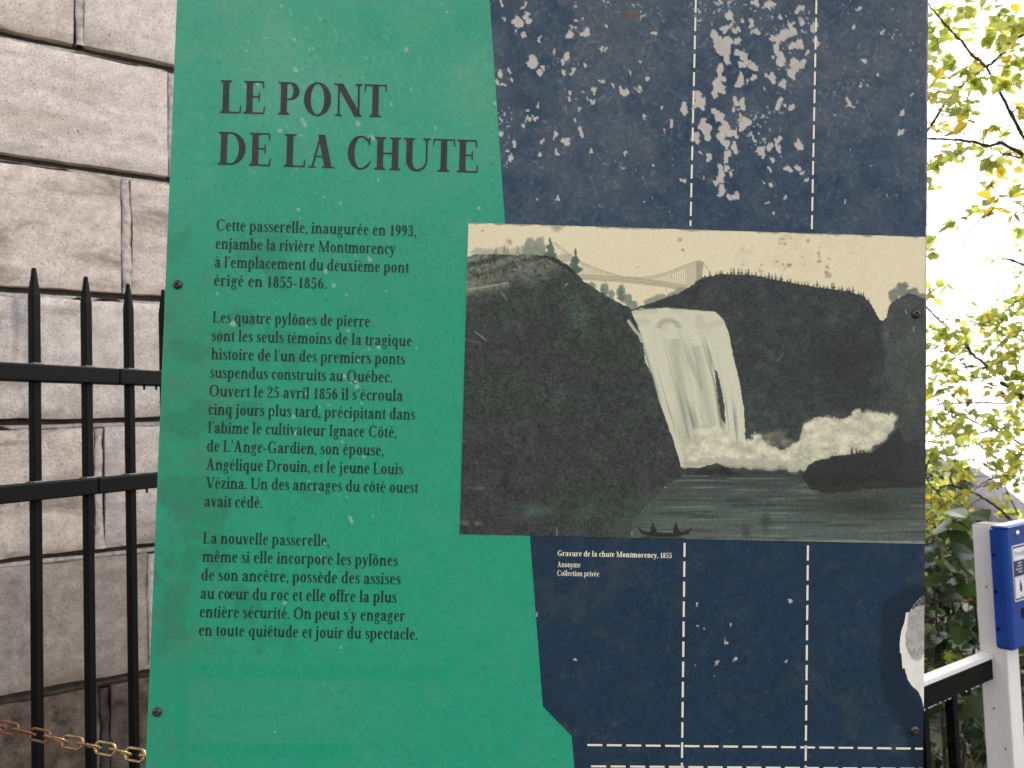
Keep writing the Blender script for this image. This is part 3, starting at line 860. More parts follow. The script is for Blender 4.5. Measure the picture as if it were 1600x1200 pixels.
yy = np.linspace(-90, 1380, ny); 
TT = np.linspace(0, 1, nx)
Yg = np.repeat(yy[:, None], nx, 1); XL = 752+0*yy; XRr = 1450.5-0.0069*yy
Xg = XL[:, None]+(XRr-XL)[:, None]*TT[None, :]
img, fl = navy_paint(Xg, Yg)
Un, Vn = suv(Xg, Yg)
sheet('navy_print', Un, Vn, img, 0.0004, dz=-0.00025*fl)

# ---- green field, cut to the slanting edge with the step near the foot
EDGE_X = [(-90, 759), (0, 765), (348, 789), (840, 828), (1103, 848), (1104, 848.5), (1150, 893), (1200, 897.5), (1380, 914)]
ny, nx = 640, 330
yy = np.unique(np.concatenate([np.linspace(-90, 1380, ny), [1103, 1103.5, 1150]])); ny = len(yy)
xr = np.interp(yy, [q[0] for q in EDGE_X], [q[1] for q in EDGE_X]); xl = 277-0.0408*yy
Yg = np.repeat(yy[:, None], nx, 1); Xg = xl[:, None]+(xr-xl)[:, None]*np.linspace(0, 1, nx)[None, :]
GREEN_SPOTS = '''402,132,3 462,110,4 476,195,4 473,188,3 437,205,4 559,193,4 581,216,4 635,77,3 365,506,5 521,446,4 509,425,3 577,405,4 555,399,2 552,597,5 557,603,4 539,588,3 558,564,3 591,542,3 577,546,2 545,517,2 480,614,3 427,646,3 459,651,3 553,655,3 461,677,4 570,712,3
548,810,3 550,815,3 543,777,2 506,850,3 445,942,3 533,1011,2.5 429,1143,2 384,80,2 388,65,2 460,62,2 489,75,2 566,122,2 642,140,2 612,163,2.5 773,162,3 532,318,2.5 467,328,2.5 748,325,2.5 780,55,2 605,455,1.6 541,461,2 340,459,2 480,510,2 415,60,2 500,30,2 440,10,2 455,20,2 700,20,2 680,200,1.6 590,280,1.8 470,212,2 566,630,2 535,690,1.8 650,545,1.5 375,840,1.6 500,870,1.6'''
n1 = fbm(Xg, Yg, 150, 5, 111); n2 = fbm(Xg, Yg, 40, 5, 121, 0.6); n3 = fbm(Xg, Yg, 4, 2, 131)
img = np.empty(Xg.shape+(3,)); img[:] = (47, 151, 118)
img = lay(img, (36, 152, 116), sstep(300, 1000, Yg)*0.8)
upw = 1-sstep(60, 480, Yg)
img = lay(img, (112, 166, 144), np.clip(upw*(0.55+1.1*(n1-0.5)+0.6*(n2-0.5)), 0, 1)*0.75)
img = lay(img, (74, 152, 126), np.clip((n2-0.45)*1.6, 0, 0.5)*0.6)
left = 1-sstep(20, 190, Xg-(277-0.0408*Yg)+70*(n1-0.5))
img = lay(img, (70, 122, 96), np.clip(left*sstep(250, 600, Yg)*(1-sstep(960, 1080, Yg)*0.5), 0, 1)*np.clip(0.45+1.4*(n2-0.45), 0, 1)*0.7)
blot = sstep(0.55, 0.68, fbm(Xg, Yg, 55, 4, 141))*sstep(250, 400, Yg)*(1-sstep(1000, 1050, Yg))*(1-sstep(120, 420, Xg-250))
img = lay(img, (42, 110, 86), blot*0.32)
# ghost of an old taped sheet: cleaner green bands
wob = 3*(n2-0.5)
gx0 = 277-0.01*(Yg-1035)
band = lambda a, w: (1-sstep(w-2.5, w+2.5, np.abs(a)+wob))
gh = np.maximum.reduce([band(Xg-gx0-9, 9)*(Yg > 1034), band(Yg-1048-0.012*(Xg-280), 11)*(Xg > gx0)*(Xg < 700+8*n1), band(Yg-1170-0.012*(Xg-280), 12)*(Xg > gx0)*(Xg < 552), (Yg > 1182)*(Xg > gx0)*(Xg < gx0+22)*1.0])
img = lay(img, (26, 148, 112), gh*0.48)
inner = ((Xg > gx0+18) & (Yg > 1058) & (Yg < 1160))*1.0
img = lay(img, (64, 148, 118), inner*0.35*(1-sstep(520, 700, Xg)))
# faint pale scuffs and specks
for sdd, ang, cell in ((151, 0.6, 12), (153, 2.1, 12), (155, 1.4, 12)):
    c, s = math.cos(ang), math.sin(ang)
    wx = Xg+10*(vnoise(Xg/18, Yg/18, sdd+1)-0.5)*2; wy = Yg+10*(vnoise(Xg/18, Yg/18, sdd+2)-0.5)*2
    r = vnoise((wx*c+wy*s)/cell*0.45, (-wx*s+wy*c)/2.8, sdd)
    gate = sstep(0.52, 0.74, vnoise(Xg/46+sdd, Yg/46, sdd+5))
    img = lay(img, (150, 196, 178), sstep(0.82, 0.96, r)*gate*(0.14*upw+0.05))
cx_ = np.exp(-((Xg-470-(Yg-300)*0.12)/75)**2)*(1-sstep(700, 1000, Yg))
hs = vnoise(Xg/4, Yg/4, 161)*0.8+vnoise(Xg/13, Yg/13, 163)*0.2
img = lay(img, (168, 196, 176), sstep(0, 0.05, hs-(0.955-0.085*np.maximum(cx_, 0.55*upw)))*0.6)
wx = Xg+5*(fbm(Xg, Yg, 7, 3, 171)-0.5); wy = Yg+5*(fbm(Xg, Yg, 7, 3, 173)-0.5)
for tkn in GREEN_SPOTS.split():
    x, y, r = map(float, tkn.split(','))
    m = (np.abs(Xg-x) < 3*r+6) & (np.abs(Yg-y) < 3*r+6)
    d = np.hypot(wx[m]-x, wy[m]-y)/r
    img[m] = lay(img[m], (158, 188, 158), (1-sstep(0.6, 1.3, d))*0.85)
    if r >= 4: img[m] = lay(img[m], (120, 168, 138), (1-sstep(0.15, 0.5, d))*0.7)
ds = vnoise(Xg/3.4, Yg/3.4, 181)
img = lay(img, (36, 96, 76), sstep(0.95, 0.985, ds)*0.5)
img = img*(0.95+0.10*n3)[..., None]
Ug, Vg = suv(Xg, Yg)
sheet('green_print', Ug, Vg, img, 0.0008)
# ---- the engraving: hills, suspension bridge, waterfall, pool
CQ = [(732, 348), (1447.5, 370.5), (1444.8, 849.5), (718, 834.5)]
nx, ny = 600, 402
a = np.linspace(0, 1, nx)[None, :, None]; c = np.linspace(0, 1, ny)[:, None, None]
q = [np.array(k, float) for k in CQ]
XY = (q[0]*(1-a)+q[1]*a)*(1-c)+(q[3]*(1-a)+q[2]*a)*c
X, Y = XY[..., 0], XY[..., 1]
n1 = fbm(X, Y, 90, 5, 211); n2 = fbm(X, Y, 18, 5, 221, 0.65); n3 = fbm(X, Y, 3.2, 2, 231, 0.7)
wx = X+7*(fbm(X, Y, 10, 4, 241, 0.65)-0.5)*2*0.6; wy = Y+7*(fbm(X, Y, 10, 4, 243, 0.65)-0.5)*2*0.6
def hatch(sd, ang, l, w_):
    cc, ss = math.cos(ang), math.sin(ang)
    hx = X+5*(vnoise(X/14, Y/14, sd+1)-0.5)*2; hy = Y+5*(vnoise(X/14, Y/14, sd+2)-0.5)*2
    return vnoise((hx*cc+hy*ss)/l, (-hx*ss+hy*cc)/w_, sd)
img = np.empty(X.shape+(3,)); img[:] = (231, 217, 182)
img = lay(img, (224, 208, 174), np.clip((n1-0.4)*2, 0, 1)*0.5)
img = lay(img, (206, 190, 160), sstep(1080, 1180, X)*(1-sstep(1290, 1420, X))*sstep(0.4, 0.7, n2)*0.25)
st = sstep(0.70, 0.82, fbm(X, Y, 9, 3, 251))*np.exp(-((X-1240)/70)**2-((Y-410)/45)**2)
img = lay(img, (150, 132, 112), np.clip(st*1.3, 0, 1)*0.8)
for x, y, r in ((1262, 376, 4), (1213, 409, 3), (1292, 418, 4), (1294, 430, 6), (1290, 425, 3), (1254, 402, 2), (754, 361, 2), (871, 354, 10), (796, 378, 5), (1062, 375, 4), (995, 417, 2), (1067, 391, 3), (1040, 452, 2)):
    d = np.hypot(X-x, (Y-y)*1.1)+4*(n3-0.5)
    img = lay(img, (140, 122, 108), (1-sstep(r*0.3, r*1.3, d))*0.55)
SKY = img.copy()
gtree = (118, 130, 112); dk = (46, 44, 43)
def clump(items, col, al, rough=6):
    global img
    for x, y, rx, ry in items:
        d = np.hypot((wx-x)/rx, (wy-y)/ry)+0.55*(n2-0.5)*2*0.6
        img = lay(img, col, (1-sstep(0.75, 1.1, d))*al)
def conifer(x, y0, y1, hw_, col, al):
    global img
    t = (Y-y0)/(y1-y0)
    ww = hw_*np.clip(t, 0, 1)*(0.7+0.35*np.sin(t*17)+0.9*(n3-0.5))
    img = lay(img, col, ((t > 0) & (t < 1))*(1-sstep(0.7, 1.15, np.abs(X-x)/(ww+0.4)))*al)
# far trees on the left skyline
clump([(748, 394, 14, 8), (765, 396, 12, 7), (786, 394, 12, 8), (806, 394, 11, 8), (880, 403, 14, 8)], (165, 165, 140), 0.7)
clump([(829, 386, 11, 17), (844, 383, 10, 14), (822, 392, 9, 12), (836, 394, 18, 10)], (136, 143, 122), 0.85)
for x, y in ((775, 386), (788, 384), (793, 387), (809, 386)): conifer(x, y-2, y+12, 4, (130, 138, 116), 0.8)
conifer(859, 371, 403, 12, (92, 104, 90), 0.95); conifer(862, 378, 405, 9, (98, 110, 96), 0.9)
# the bridge: cables, hangers, deck, stone tower at the right
br = (176, 163, 136)
cab = [(866, 379), (885, 394), (908, 410), (935, 421), (955, 428), (975, 433.5), (1000, 434.5), (1020, 432), (1045, 425), (1070, 415), (1092, 407.5)]
cabf = lambda xx: np.interp(xx, [k[0] for k in cab], [k[1] for k in cab])
deckf = lambda xx: 430+(xx-905)*0.1+3*np.sin(np.clip((xx-905)/170, 0, 1)*math.pi)*-1
hang = (np.abs(((X-0.0)/3.7) % 1-0.5) < 0.17) & (Y > cabf(X)) & (Y < deckf(X)) & (X > 908) & (X < 1092)
img = lay(img, br, hang*0.75)
for off, al in ((0, 0.9), (3.2, 0.55)):
    img = lay(img, br, (1-sstep(0.5, 1.3, np.abs(Y-cabf(X)-off)))*((X > 866) & (X < 1092))*al)
for off in (0, 3.5, 6.5):
    img = lay(img, (170, 158, 130), (1-sstep(0.6, 1.6, np.abs(Y-deckf(X)-off)))*((X > 903) & (X < 1072))*0.85)
img = lay(img, (182, 170, 142), ((Y > deckf(X)-1) & (Y < deckf(X)+7) & (X > 903) & (X < 1076))*0.6)
img = lay(img, (196, 184, 154), inside([(1072, 420), (1090, 408), (1098, 409), (1097, 446), (1072, 446)], X, Y)*0.7)
img = lay(img, (160, 150, 126), inside([(1088, 408), (1098, 409), (1097, 444), (1087, 444)], X, Y)*0.8)
img = lay(img, br, (1-sstep(0.4, 1.2, seg_dist([(1098, 411), (1112, 430)], X, Y)))*0.8)
conifer(899, 388, 428, 13, (84, 96, 84), 0.97); conifer(895, 400, 430, 11, (92, 104, 92), 0.9)
# left hill
LH = [(716, 406), (740, 399), (752, 397), (790, 398), (835, 397), (868, 402), (885, 412), (900, 428), (916, 442), (940, 458), (962, 470), (992, 486), (1002, 505), (1012, 528), (1020, 556), (1026, 585), (1036, 620), (1046, 652), (1060, 690), (1070, 722), (1075, 736), (1040, 760), (1010, 790), (990, 815), (984, 842), (716, 842)]
clump([(925, 449, 8, 8), (944, 452, 7, 11), (955, 459, 6, 9), (970, 456, 7, 12), (978, 466, 9, 7), (986, 476, 9, 7)], (122, 132, 114), 0.9)
conifer(942, 444, 462, 7, (110, 122, 106), 0.9); conifer(970, 446, 470, 7, (100, 112, 98), 0.9)
m = inside(LH, wx*0.6+X*0.4, wy*0.6+Y*0.4)
hillc = np.empty(X.shape+(3,)); hillc[:] = (63, 63, 63)
up = (1-sstep(395, 470, Y+0.25*(X-760)+30*(n1-0.5)))*(1-sstep(850, 905, X))
_up1 = np.clip((1-sstep(425, 485, Y+0.25*(X-760)+30*(n1-0.5)))*(1-sstep(850, 905, X))*1.3, 0, 1)
hillc = lay(hillc, (56, 68, 60), sstep(0.48, 0.62, n1)*0.55)
hillc = lay(hillc, (122, 124, 108), np.clip(_up1*(0.6+0.7*n2), 0, 1))
hillc = lay(hillc, (58, 61, 55), sstep(0.5, 0.6, vnoise((X+Y*1.5)/60, (Y+X*0.28)/9, 261))*up*0.8)
hillc = lay(hillc, (46, 46, 44), inside([(838, 399), (866, 402), (886, 413), (902, 430), (894, 428), (874, 414), (850, 405)], wx, wy)*0.8)
hillc = lay(hillc, (84, 102, 90), np.exp(-((X-905-(Y-490)*0.3)/16)**2-((Y-490)/34)**2)*0.55*(0.4+n2))
hillc = lay(hillc, (70, 84, 76), np.exp(-((X-880)/20)**2-((Y-620)/30)**2)*0.5*(0.4+n2)+np.exp(-((X-785)/20)**2-((Y-500)/20)**2)*0.4)
hillc = lay(hillc, (70, 84, 74), np.exp(-((X-968-(Y-480)*0.55)/14)**2)*(Y > 460)*(Y < 600)*0.6*(0.3+n2))
for k, ang in enumerate((0.6, 2.2, 1.1, 2.8)):
    hillc = lay(hillc, (104, 104, 96), sstep(0.74, 0.96, hatch(271+3*k, ang, 5, 1.3))*0.26)
    hillc = lay(hillc, (34, 33, 33), sstep(0.66, 0.94, hatch(291+3*k, ang+0.4, 6, 1.8))*0.45)
lowl = sstep(770, 800, Y)*(1-sstep(930, 1010, X))
hillc = lay(hillc, (78, 104, 88), np.exp(-((X-840)/28)**2-((Y-797)/10)**2)*0.65*(0.5+n2))
hillc = lay(hillc, (66, 82, 72), np.exp(-((X-925)/22)**2-((Y-795)/9)**2)*0.7)
hillc = lay(hillc, (126, 134, 118), np.exp(-((X-738)/20)**2-((Y-818)/4)**2)*sstep(0.35, 0.6, n2)*1.0)
hillc = lay(hillc, (96, 100, 90), np.exp(-((X-745)/14)**2-((Y-763)/3)**2)*0.7)
hillc = hillc*(0.74+0.36*n2+0.16*n1)[..., None]
img = img*(1-m[..., None])+hillc*m[..., None]
img = lay(img, (178, 170, 146), (1-sstep(1.5, 4.0, np.abs(Y-(459-(X-716)*0.16))))*((X < 796) & (X > 716))*(np.abs((X/3) % 1-0.5) < 0.3)*0.35)
img = lay(img, (190, 180, 152), (1-sstep(0.8, 1.9, np.abs(Y-(455-(X-716)*0.16))))*((X < 795))*0.6)
img = lay(img, (130, 128, 112), (1-sstep(1.0, 2.2, seg_dist([(783, 457), (792, 468)], X, Y)))*0.6)
# hill at the right of the falls
RH = [(984, 484), (1002, 478), (1024, 470), (1050, 462), (1066, 455), (1088, 440), (1100, 433), (1128, 429), (1172, 430), (1210, 437), (1250, 445), (1290, 450), (1325, 455), (1350, 464), (1362, 478), (1370, 495), (1380, 502), (1385, 496), (1388, 478), (1398, 468), (1420, 458), (1452, 470), (1452, 760), (1050, 760), (1050, 500)]
clump([(1016, 473, 12, 9), (1030, 467, 10, 8), (1050, 464, 10, 8), (1062, 458, 10, 9)], (140, 144, 124), 0.85)
for k in range(46):
    rx = random.Random(900+k); x = 1095+k*5.8+rx.uniform(-2, 2)
    y = np.interp(x, [1088, 1128, 1172, 1250, 1325, 1350, 1362], [440, 429, 430, 445, 455, 464, 478])
    conifer(x, y-rx.choice([4, 5, 7, 10]), y+5, rx.uniform(3, 4.5), (74, 86, 78), 0.9)
clump([(1396, 462, 9, 13), (1410, 455, 10, 11), (1424, 459, 12, 10), (1438, 466, 9, 10), (1404, 448, 6, 6), (1414, 446, 6, 5)], (116, 122, 110), 0.9)
m = inside(RH, wx*0.55+X*0.45, wy*0.55+Y*0.45)
hc = np.empty(X.shape+(3,)); hc[:] = (62, 63, 64)
hc = lay(hc, (58, 66, 62), sstep(0.45, 0.6, n1)*0.7)
hc = lay(hc, (70, 76, 70), sstep(0.5, 0.75, n2)*0.4)
hc = lay(hc, (76, 80, 76), np.exp(-((X-1310)/30)**2-((Y-495)/22)**2)*0.4)
for k, ang in enumerate((0.7, 2.1, 2.7)):
    hc = lay(hc, (92, 94, 90), sstep(0.74, 0.96, hatch(311+3*k, ang, 5, 1.3))*0.24)
    hc = lay(hc, (38, 37, 38), sstep(0.66, 0.94, hatch(331+3*k, ang+0.5, 6, 1.8))*0.4)
hc = lay(hc, (46, 44, 44), np.exp(-((X-1310)/50)**2-((Y-560)/40)**2)*0.6)
rr_ = inside([(1388, 478), (1398, 468), (1452, 462), (1452, 760), (1355, 720), (1372, 620), (1384, 540)], wx, wy)
hc = lay(hc, (80, 84, 80), rr_*(0.62-0.35*sstep(560, 700, Y))*(0.55+0.9*n1))
hc = lay(hc, (100, 102, 98), np.exp(-((X-1383)/5)**2-((Y-522)/16)**2)*0.7)
hc = lay(hc, (66, 72, 68), (1-sstep(2, 9, np.abs(X-1372+(Y-560)*0.16)))*(Y > 560)*(Y < 680)*0.5)
hc = hc*(0.76+0.34*n2+0.14*n1)[..., None]
img = img*(1-m[..., None])+hc*m[..., None]
# pool
pool = Y > 727+0.01*(X-1060)
pw = pool & ~inside(LH, wx, wy)
pc = np.empty(X.shape+(3,)); pc[:] = (74, 80, 77)
pc = lay(pc, (100, 108, 102), sstep(745, 835, Y)*0.6)
pc = lay(pc, (50, 52, 49), (1-sstep(726, 765, Y))*0.8*sstep(1020, 1080, X))
ln = vnoise(X/55+3, Y/2.1, 351)*0.65+vnoise(X/120, Y/3.4, 353)*0.35
pc = lay(pc, (136, 142, 126), sstep(0.60, 0.85, ln)*0.55)
pc = lay(pc, (46, 50, 47), sstep(0.58, 0.85, 1-ln)*0.5)
pc = lay(pc, (48, 50, 48), np.exp(-((X-1345)/75)**2-((Y-790)/18)**2)*0.75*(0.5+ln))
pc = lay(pc, (50, 54, 50), np.exp(-((X-1196)/8)**2-((Y-815)/16)**2)*0.6+np.exp(-((X-1165)/7)**2-((Y-832)/10)**2)*0.6)
img = img*(1-pw[..., None])+pc*pw[..., None]
soft = sstep(960, 1075, X+0.9*(Y-790))*sstep(735, 760, Y)
img = lay(img, (74, 82, 75), (1-sstep(0, 60, np.abs(X-1005+(Y-800)*0.8)))*sstep(750, 775, Y)*0.6*(0.4+ln))
img = lay(img, (156, 158, 140), sstep(838, 845, Y-0.012*(X-1000)+5*(n2-0.5))*sstep(940, 1010, X)*0.75)
# the falls
FA = [(986, 486), (1000, 482), (1040, 480.5), (1085, 484), (1116, 487), (1130, 500), (1138, 520), (1145, 555), (1156, 600), (1162, 640), (1165, 700), (1120, 715), (1110, 732), (1064, 730), (1052, 690), (1040, 655), (1030, 630), (1018, 585), (1008, 566), (1004, 530), (995, 506)]
m = inside(FA, X*0.7+wx*0.3, Y*0.7+wy*0.3)
fc = np.empty(X.shape+(3,)); fc[:] = (212, 208, 181)
# streaks follow the fall: a coordinate across the sheet of water
fx = (X-np.interp(Y, [480, 530, 600, 730], [985, 1003, 1022, 1062]))/np.interp(Y, [480, 520, 600, 730], [132, 135, 134, 104])
s1 = vnoise(fx*20+5, Y/110, 361)*0.45+vnoise(fx*48+9, Y/55, 363)*0.3+vnoise(fx*95+2, Y/40, 367)*0.25
fc = lay(fc, (150, 156, 138), sstep(0.52, 0.78, s1)*sstep(500, 560, Y)*0.75)
fc = lay(fc, (112, 122, 108), sstep(0.68, 0.85, s1)*sstep(520, 600, Y)*0.7)
fc = lay(fc, (224, 218, 190), sstep(0.6, 0.85, 1-s1)*0.6)
fc = lay(fc, (160, 162, 144), sstep(0.55, 0.7, vnoise(X/14, Y/9, 365))*(1-sstep(500, 540, Y))*0.28)
arc_ = np.abs(np.hypot((X-1044)/15, (Y-512)/12)-1)
fc = lay(fc, (142, 146, 128), (1-sstep(0.1, 0.45, arc_))*(Y < 512)*0.5)
fc = lay(fc, (150, 154, 136), np.exp(-((X-1060-(Y-580)*0.12)/9)**2)*(Y > 530)*0.45+np.exp(-((X-1095-(Y-580)*0.18)/7)**2)*(Y > 540)*0.4)
img = img*(1-m[..., None])+fc*m[..., None]
img = lay(img, (58, 62, 57), inside([(1116, 576), (1121, 582), (1127, 608), (1132, 636), (1133, 664), (1127, 656), (1120, 616)], wx*0.3+X*0.7, Y)*0.92)
img = lay(img, (60, 64, 60), inside([(981, 497), (988, 500), (996, 514), (1001, 528), (996, 522), (986, 508)], X, Y)*0.85)
img = lay(img, (196, 192, 166), (1-sstep(1.4, 3.5, seg_dist([(982, 502), (990, 514), (999, 524), (1003, 534)], X, Y)))*0.9)
img = lay(img, (70, 72, 66), (1-sstep(0.5, 1.4, np.abs(Y-np.interp(X, [985, 1040, 1115], [484.5, 480.5, 486.5]))))*((X > 985) & (X < 1118))*0.7)
# spray: rounded clouds
def puff(x, y, r, al=1.0, tone=0.0, sq=0.85):
    global img
    d = np.hypot(wx-x, (wy-y)/sq)/r+0.34*(n2-0.5)*2
    sh = np.clip(0.74+0.5*((x-X)*0.35+(y-Y)*0.8)/r+1.15*(n2-0.5)+0.4*(n3-0.5), 0, 1)
    c3 = np.array([140, 144, 126])[None, None]*(1-sh[..., None])+np.array([232, 223, 194])[None, None]*sh[..., None]
    c3 = c3-tone
    a_ = ((1-sstep(0.45, 1.12, d))*al)[..., None]
    img = img*(1-a_)+c3*a_
for pz in ((1195, 690, 22, 0.5, 62), (1215, 684, 20, 0.45, 62), (1230, 692, 12, 0.5, 55)): puff(*pz)
rp = random.Random(5)
_bed = inside([(1068, 700), (1082, 672), (1105, 662), (1128, 668), (1146, 690), (1166, 690), (1182, 680), (1196, 694), (1222, 702), (1248, 690), (1256, 662), (1280, 650), (1320, 654), (1340, 645), (1370, 644), (1400, 648), (1396, 668), (1380, 690), (1340, 706), (1290, 714), (1262, 728), (1190, 730), (1130, 726), (1068, 728)], wx*1.25-X*0.25, wy*1.25-Y*0.25)
img = lay(img, (186, 182, 158), _bed*0.9)
for (x, y, r) in ((1080, 705, 16), (1098, 678, 18), (1118, 676, 17), (1135, 690, 16), (1105, 700, 20), (1128, 710, 18), (1088, 720, 16), (1112, 722, 18), (1145, 712, 16),
                  (1172, 692, 15), (1180, 684, 9), (1190, 705, 18), (1210, 712, 17), (1160, 716, 17), (1180, 722, 16), (1228, 716, 18), (1245, 706, 20), (1205, 724, 14), (1240, 728, 14),
                  (1275, 684, 24), (1265, 668, 16), (1290, 662, 17), (1305, 676, 24), (1262, 700, 22), (1330, 662, 16), (1290, 704, 22), (1322, 690, 24), (1345, 672, 20), (1360, 655, 18),
                  (1376, 660, 18), (1350, 694, 20), (1372, 680, 18), (1392, 654, 13), (1340, 648, 9), (1390, 664, 12), (1320, 704, 14), (1278, 718, 16), (1258, 728, 12)):
    puff(x+rp.uniform(-2, 2), y+rp.uniform(-2, 2), r, 0.93)
img = lay(img, (180, 178, 154), inside([(1066, 722), (1110, 714), (1262, 722), (1262, 735), (1180, 734), (1120, 727), (1066, 731)], wx, wy)*0.75*(0.6+0.6*n2))
img = lay(img, (46, 44, 43), inside([(1088, 737), (1105, 726), (1122, 724), (1138, 731), (1150, 738), (1160, 742), (1080, 742)], wx, wy)*0.85)
img = lay(img, (150, 150, 130), (1-sstep(0.6, 1.4, np.abs(Y-724-1.5*np.sin(X/9))))*((X > 1066) & (X < 1110))*0.5)
RK = [(1252, 746), (1262, 728), (1272, 721), (1310, 711), (1340, 708), (1362, 707), (1372, 700), (1384, 690), (1404, 668), (1412, 690), (1452, 700), (1452, 752), (1380, 752), (1300, 760), (1262, 758)]
m = inside(RK, wx*0.35+X*0.65, wy*0.35+Y*0.65)
img = lay(img, (50, 48, 48), m*0.93)
img = lay(img, (44, 44, 43), inside([(1252, 744), (1310, 742), (1452, 745), (1452, 760), (1350, 764), (1290, 772), (1266, 764)], wx, wy)*0.8)
img = lay(img, (62, 66, 64), m*sstep(1380, 1440, X)*0.6)
for x, y, h in ((1330.5, 701, 8), (1337, 702, 7), (1343, 704, 5), (1347, 704.5, 4), (1350, 705, 4)):
    img = lay(img, (52, 50, 46), inside([(x-1.3, y+h), (x-1.1, y+2), (x+1.2, y+2), (x+1.4, y+h)], X, Y)*1.0)
    img = lay(img, (52, 50, 46), (1-sstep(0.9, 1.7, np.hypot(X-x, Y-y)))*1.0)
# canoe with two paddlers
img = lay(img, (40, 40, 38), inside([(994, 821), (1004, 829), (1020, 832), (1050, 832.5), (1068, 830), (1082, 825), (1076, 834), (1060, 838), (1020, 838), (1002, 834)], X, Y)*0.95)
for x in (1020, 1056):
    img = lay(img, (42, 42, 40), inside([(x-5, 834), (x-4, 824), (x-1.5, 820), (x+1.5, 820), (x+3, 824), (x+7, 832)], X, Y)*0.95)
    img = lay(img, (42, 42, 40), (1-sstep(1.5, 2.6, np.hypot(X-x+0.5, Y-818.5))))
img = lay(img, (40, 40, 38), inside([(994, 842), (1010, 836), (1060, 838), (1074, 842)], wx, Y)*0.6)
# grain and scratches of the old print
_sk = np.clip((img.mean(-1)-90)/100, 0, 1)
img = img*(1+0.16*(n3-0.5)*(1-0.75*_sk))[..., None]+((n3-0.5)*9*(1-0.8*_sk))[..., None]
fine = np.random.RandomState(8).rand(*X.shape)
img = img+(fine-0.5)[..., None]*7
for pts, al in (([(742, 518), (750, 524), (759, 532)], 0.55), ([(883, 446), (887, 443)], 0.7), ([(1414, 485), (1416, 490)], 0.6), ([(1426, 517), (1428, 511)], 0.6), ([(1213, 565), (1224, 553)], 0.25), ([(727, 530), (750, 536)], 0.25), ([(870, 826), (870, 836)], 0.5)):
    img = lay(img, (178, 176, 166), (1-sstep(0.5, 1.5, seg_dist(pts, X, Y)))*al)
edge_l = (1-sstep(0.3, 2.0, (Y-348-0.031*(X-732))+3*(fbm(X, Y, 12, 3, 401)-0.55)*2))
img = lay(img, (86, 78, 68), edge_l*0.5)
img = lay(img, (176, 164, 140), (1-sstep(2.2, 3.8, 1447.5-X+0*Y))*(Y < 490)*0.5)
Ue, Ve = suv(X, Y)
sheet('engraving', Ue, Ve, img, 0.0012)

# ---- torn corner of the print: pale core with grey filler showing
TEAR = [(1443.5, 930), (1441, 936), (1437, 934), (1428, 943), (1421, 956), (1414.5, 957), (1413, 970), (1408, 985), (1405, 1003), (1405.5, 1019), (1408, 1022), (1408.5, 1033), (1409.5, 1044), (1413.5, 1044), (1415, 1052), (1418, 1062), (1425, 1072), (1434, 1080), (1438, 1088), (1441, 1098), (1442.9, 1106)]
GREYP = [(1443.5, 938), (1435, 941), (1425, 953), (1419, 957), (1417, 980), (1414, 993), (1414.5, 1008), (1419, 1018), (1424, 1028), (1432, 1032), (1438, 1030), (1441, 1024), (1443, 1020)]
def poly_part(name, pts, z, mat, dens=1.0, jag=0.5, parent=panel):
    P = []; n = len(pts); rj = random.Random(int(pts[0][1]))
    for i in range(n):
        a_, b_ = np.array(pts[i], float), np.array(pts[(i+1) % n], float)
        k = max(1, int(np.linalg.norm(b_-a_)/2.2*dens))
        for j in range(k):
            p = a_+(b_-a_)*j/k
            if 0 < j and p[0] < 1441: p = p+np.array([rj.uniform(-jag, jag), rj.uniform(-jag, jag)])
            P.append(P2(*p))
    V2 = [Vector(p) for p in P]
    if sum(V2[i].x*V2[(i+1) % len(V2)].y-V2[(i+1) % len(V2)].x*V2[i].y for i in range(len(V2))) < 0: V2 = V2[::-1]
    v, e, f, ov, oe, of = delaunay_2d_cdt(V2, [], [list(range(len(V2)))], 0, 1e-4)
    f = [tuple(reversed(q_)) for q_, o_ in zip(f, of) if len(o_)]
    return obj(name, mesh_of(name, [(p.x*MM, -p.y*MM, z) for p in v], f, mat), parent)
CREAM = simple_mat('laminate_core', (0.70, 0.645, 0.58), (0.80, 0.75, 0.69), 60, 0.75, 0.2, 0.25, 0.0004)
fm, N, L, b = new_mat('grey_filler', 0.85, 0.2)
v = coords(N, L); fa = noise(N, L, v, 90, 6, 0.7); fb = noise(N, L, v, 420, 4, 0.7)
cc = mix(N, L, ramp(N, L, fa, [(0.35, 0), (0.65, 1)]), (0.28, 0.255, 0.24), (0.46, 0.42, 0.40))
L.new(mix(N, L, ramp(N, L, fb, [(0.60, 0), (0.66, 1)]), cc, (0.10, 0.09, 0.085)), b.inputs['Base Color'])
poly_part('torn_laminate', TEAR, 0.0009, CREAM)
poly_part('exposed_filler', GREYP, 0.0012, fm)
poly_part('mould_stain', [(1443.5, 929), (1438, 933), (1430, 941), (1424, 947), (1420, 953), (1428, 950), (1436, 946), (1443.5, 945)], 0.0015, simple_mat('mould', (0.025, 0.023, 0.02), (0.16, 0.15, 0.14), 250, 0.9, 0.1, 0.2, 0.0003), jag=1.2)

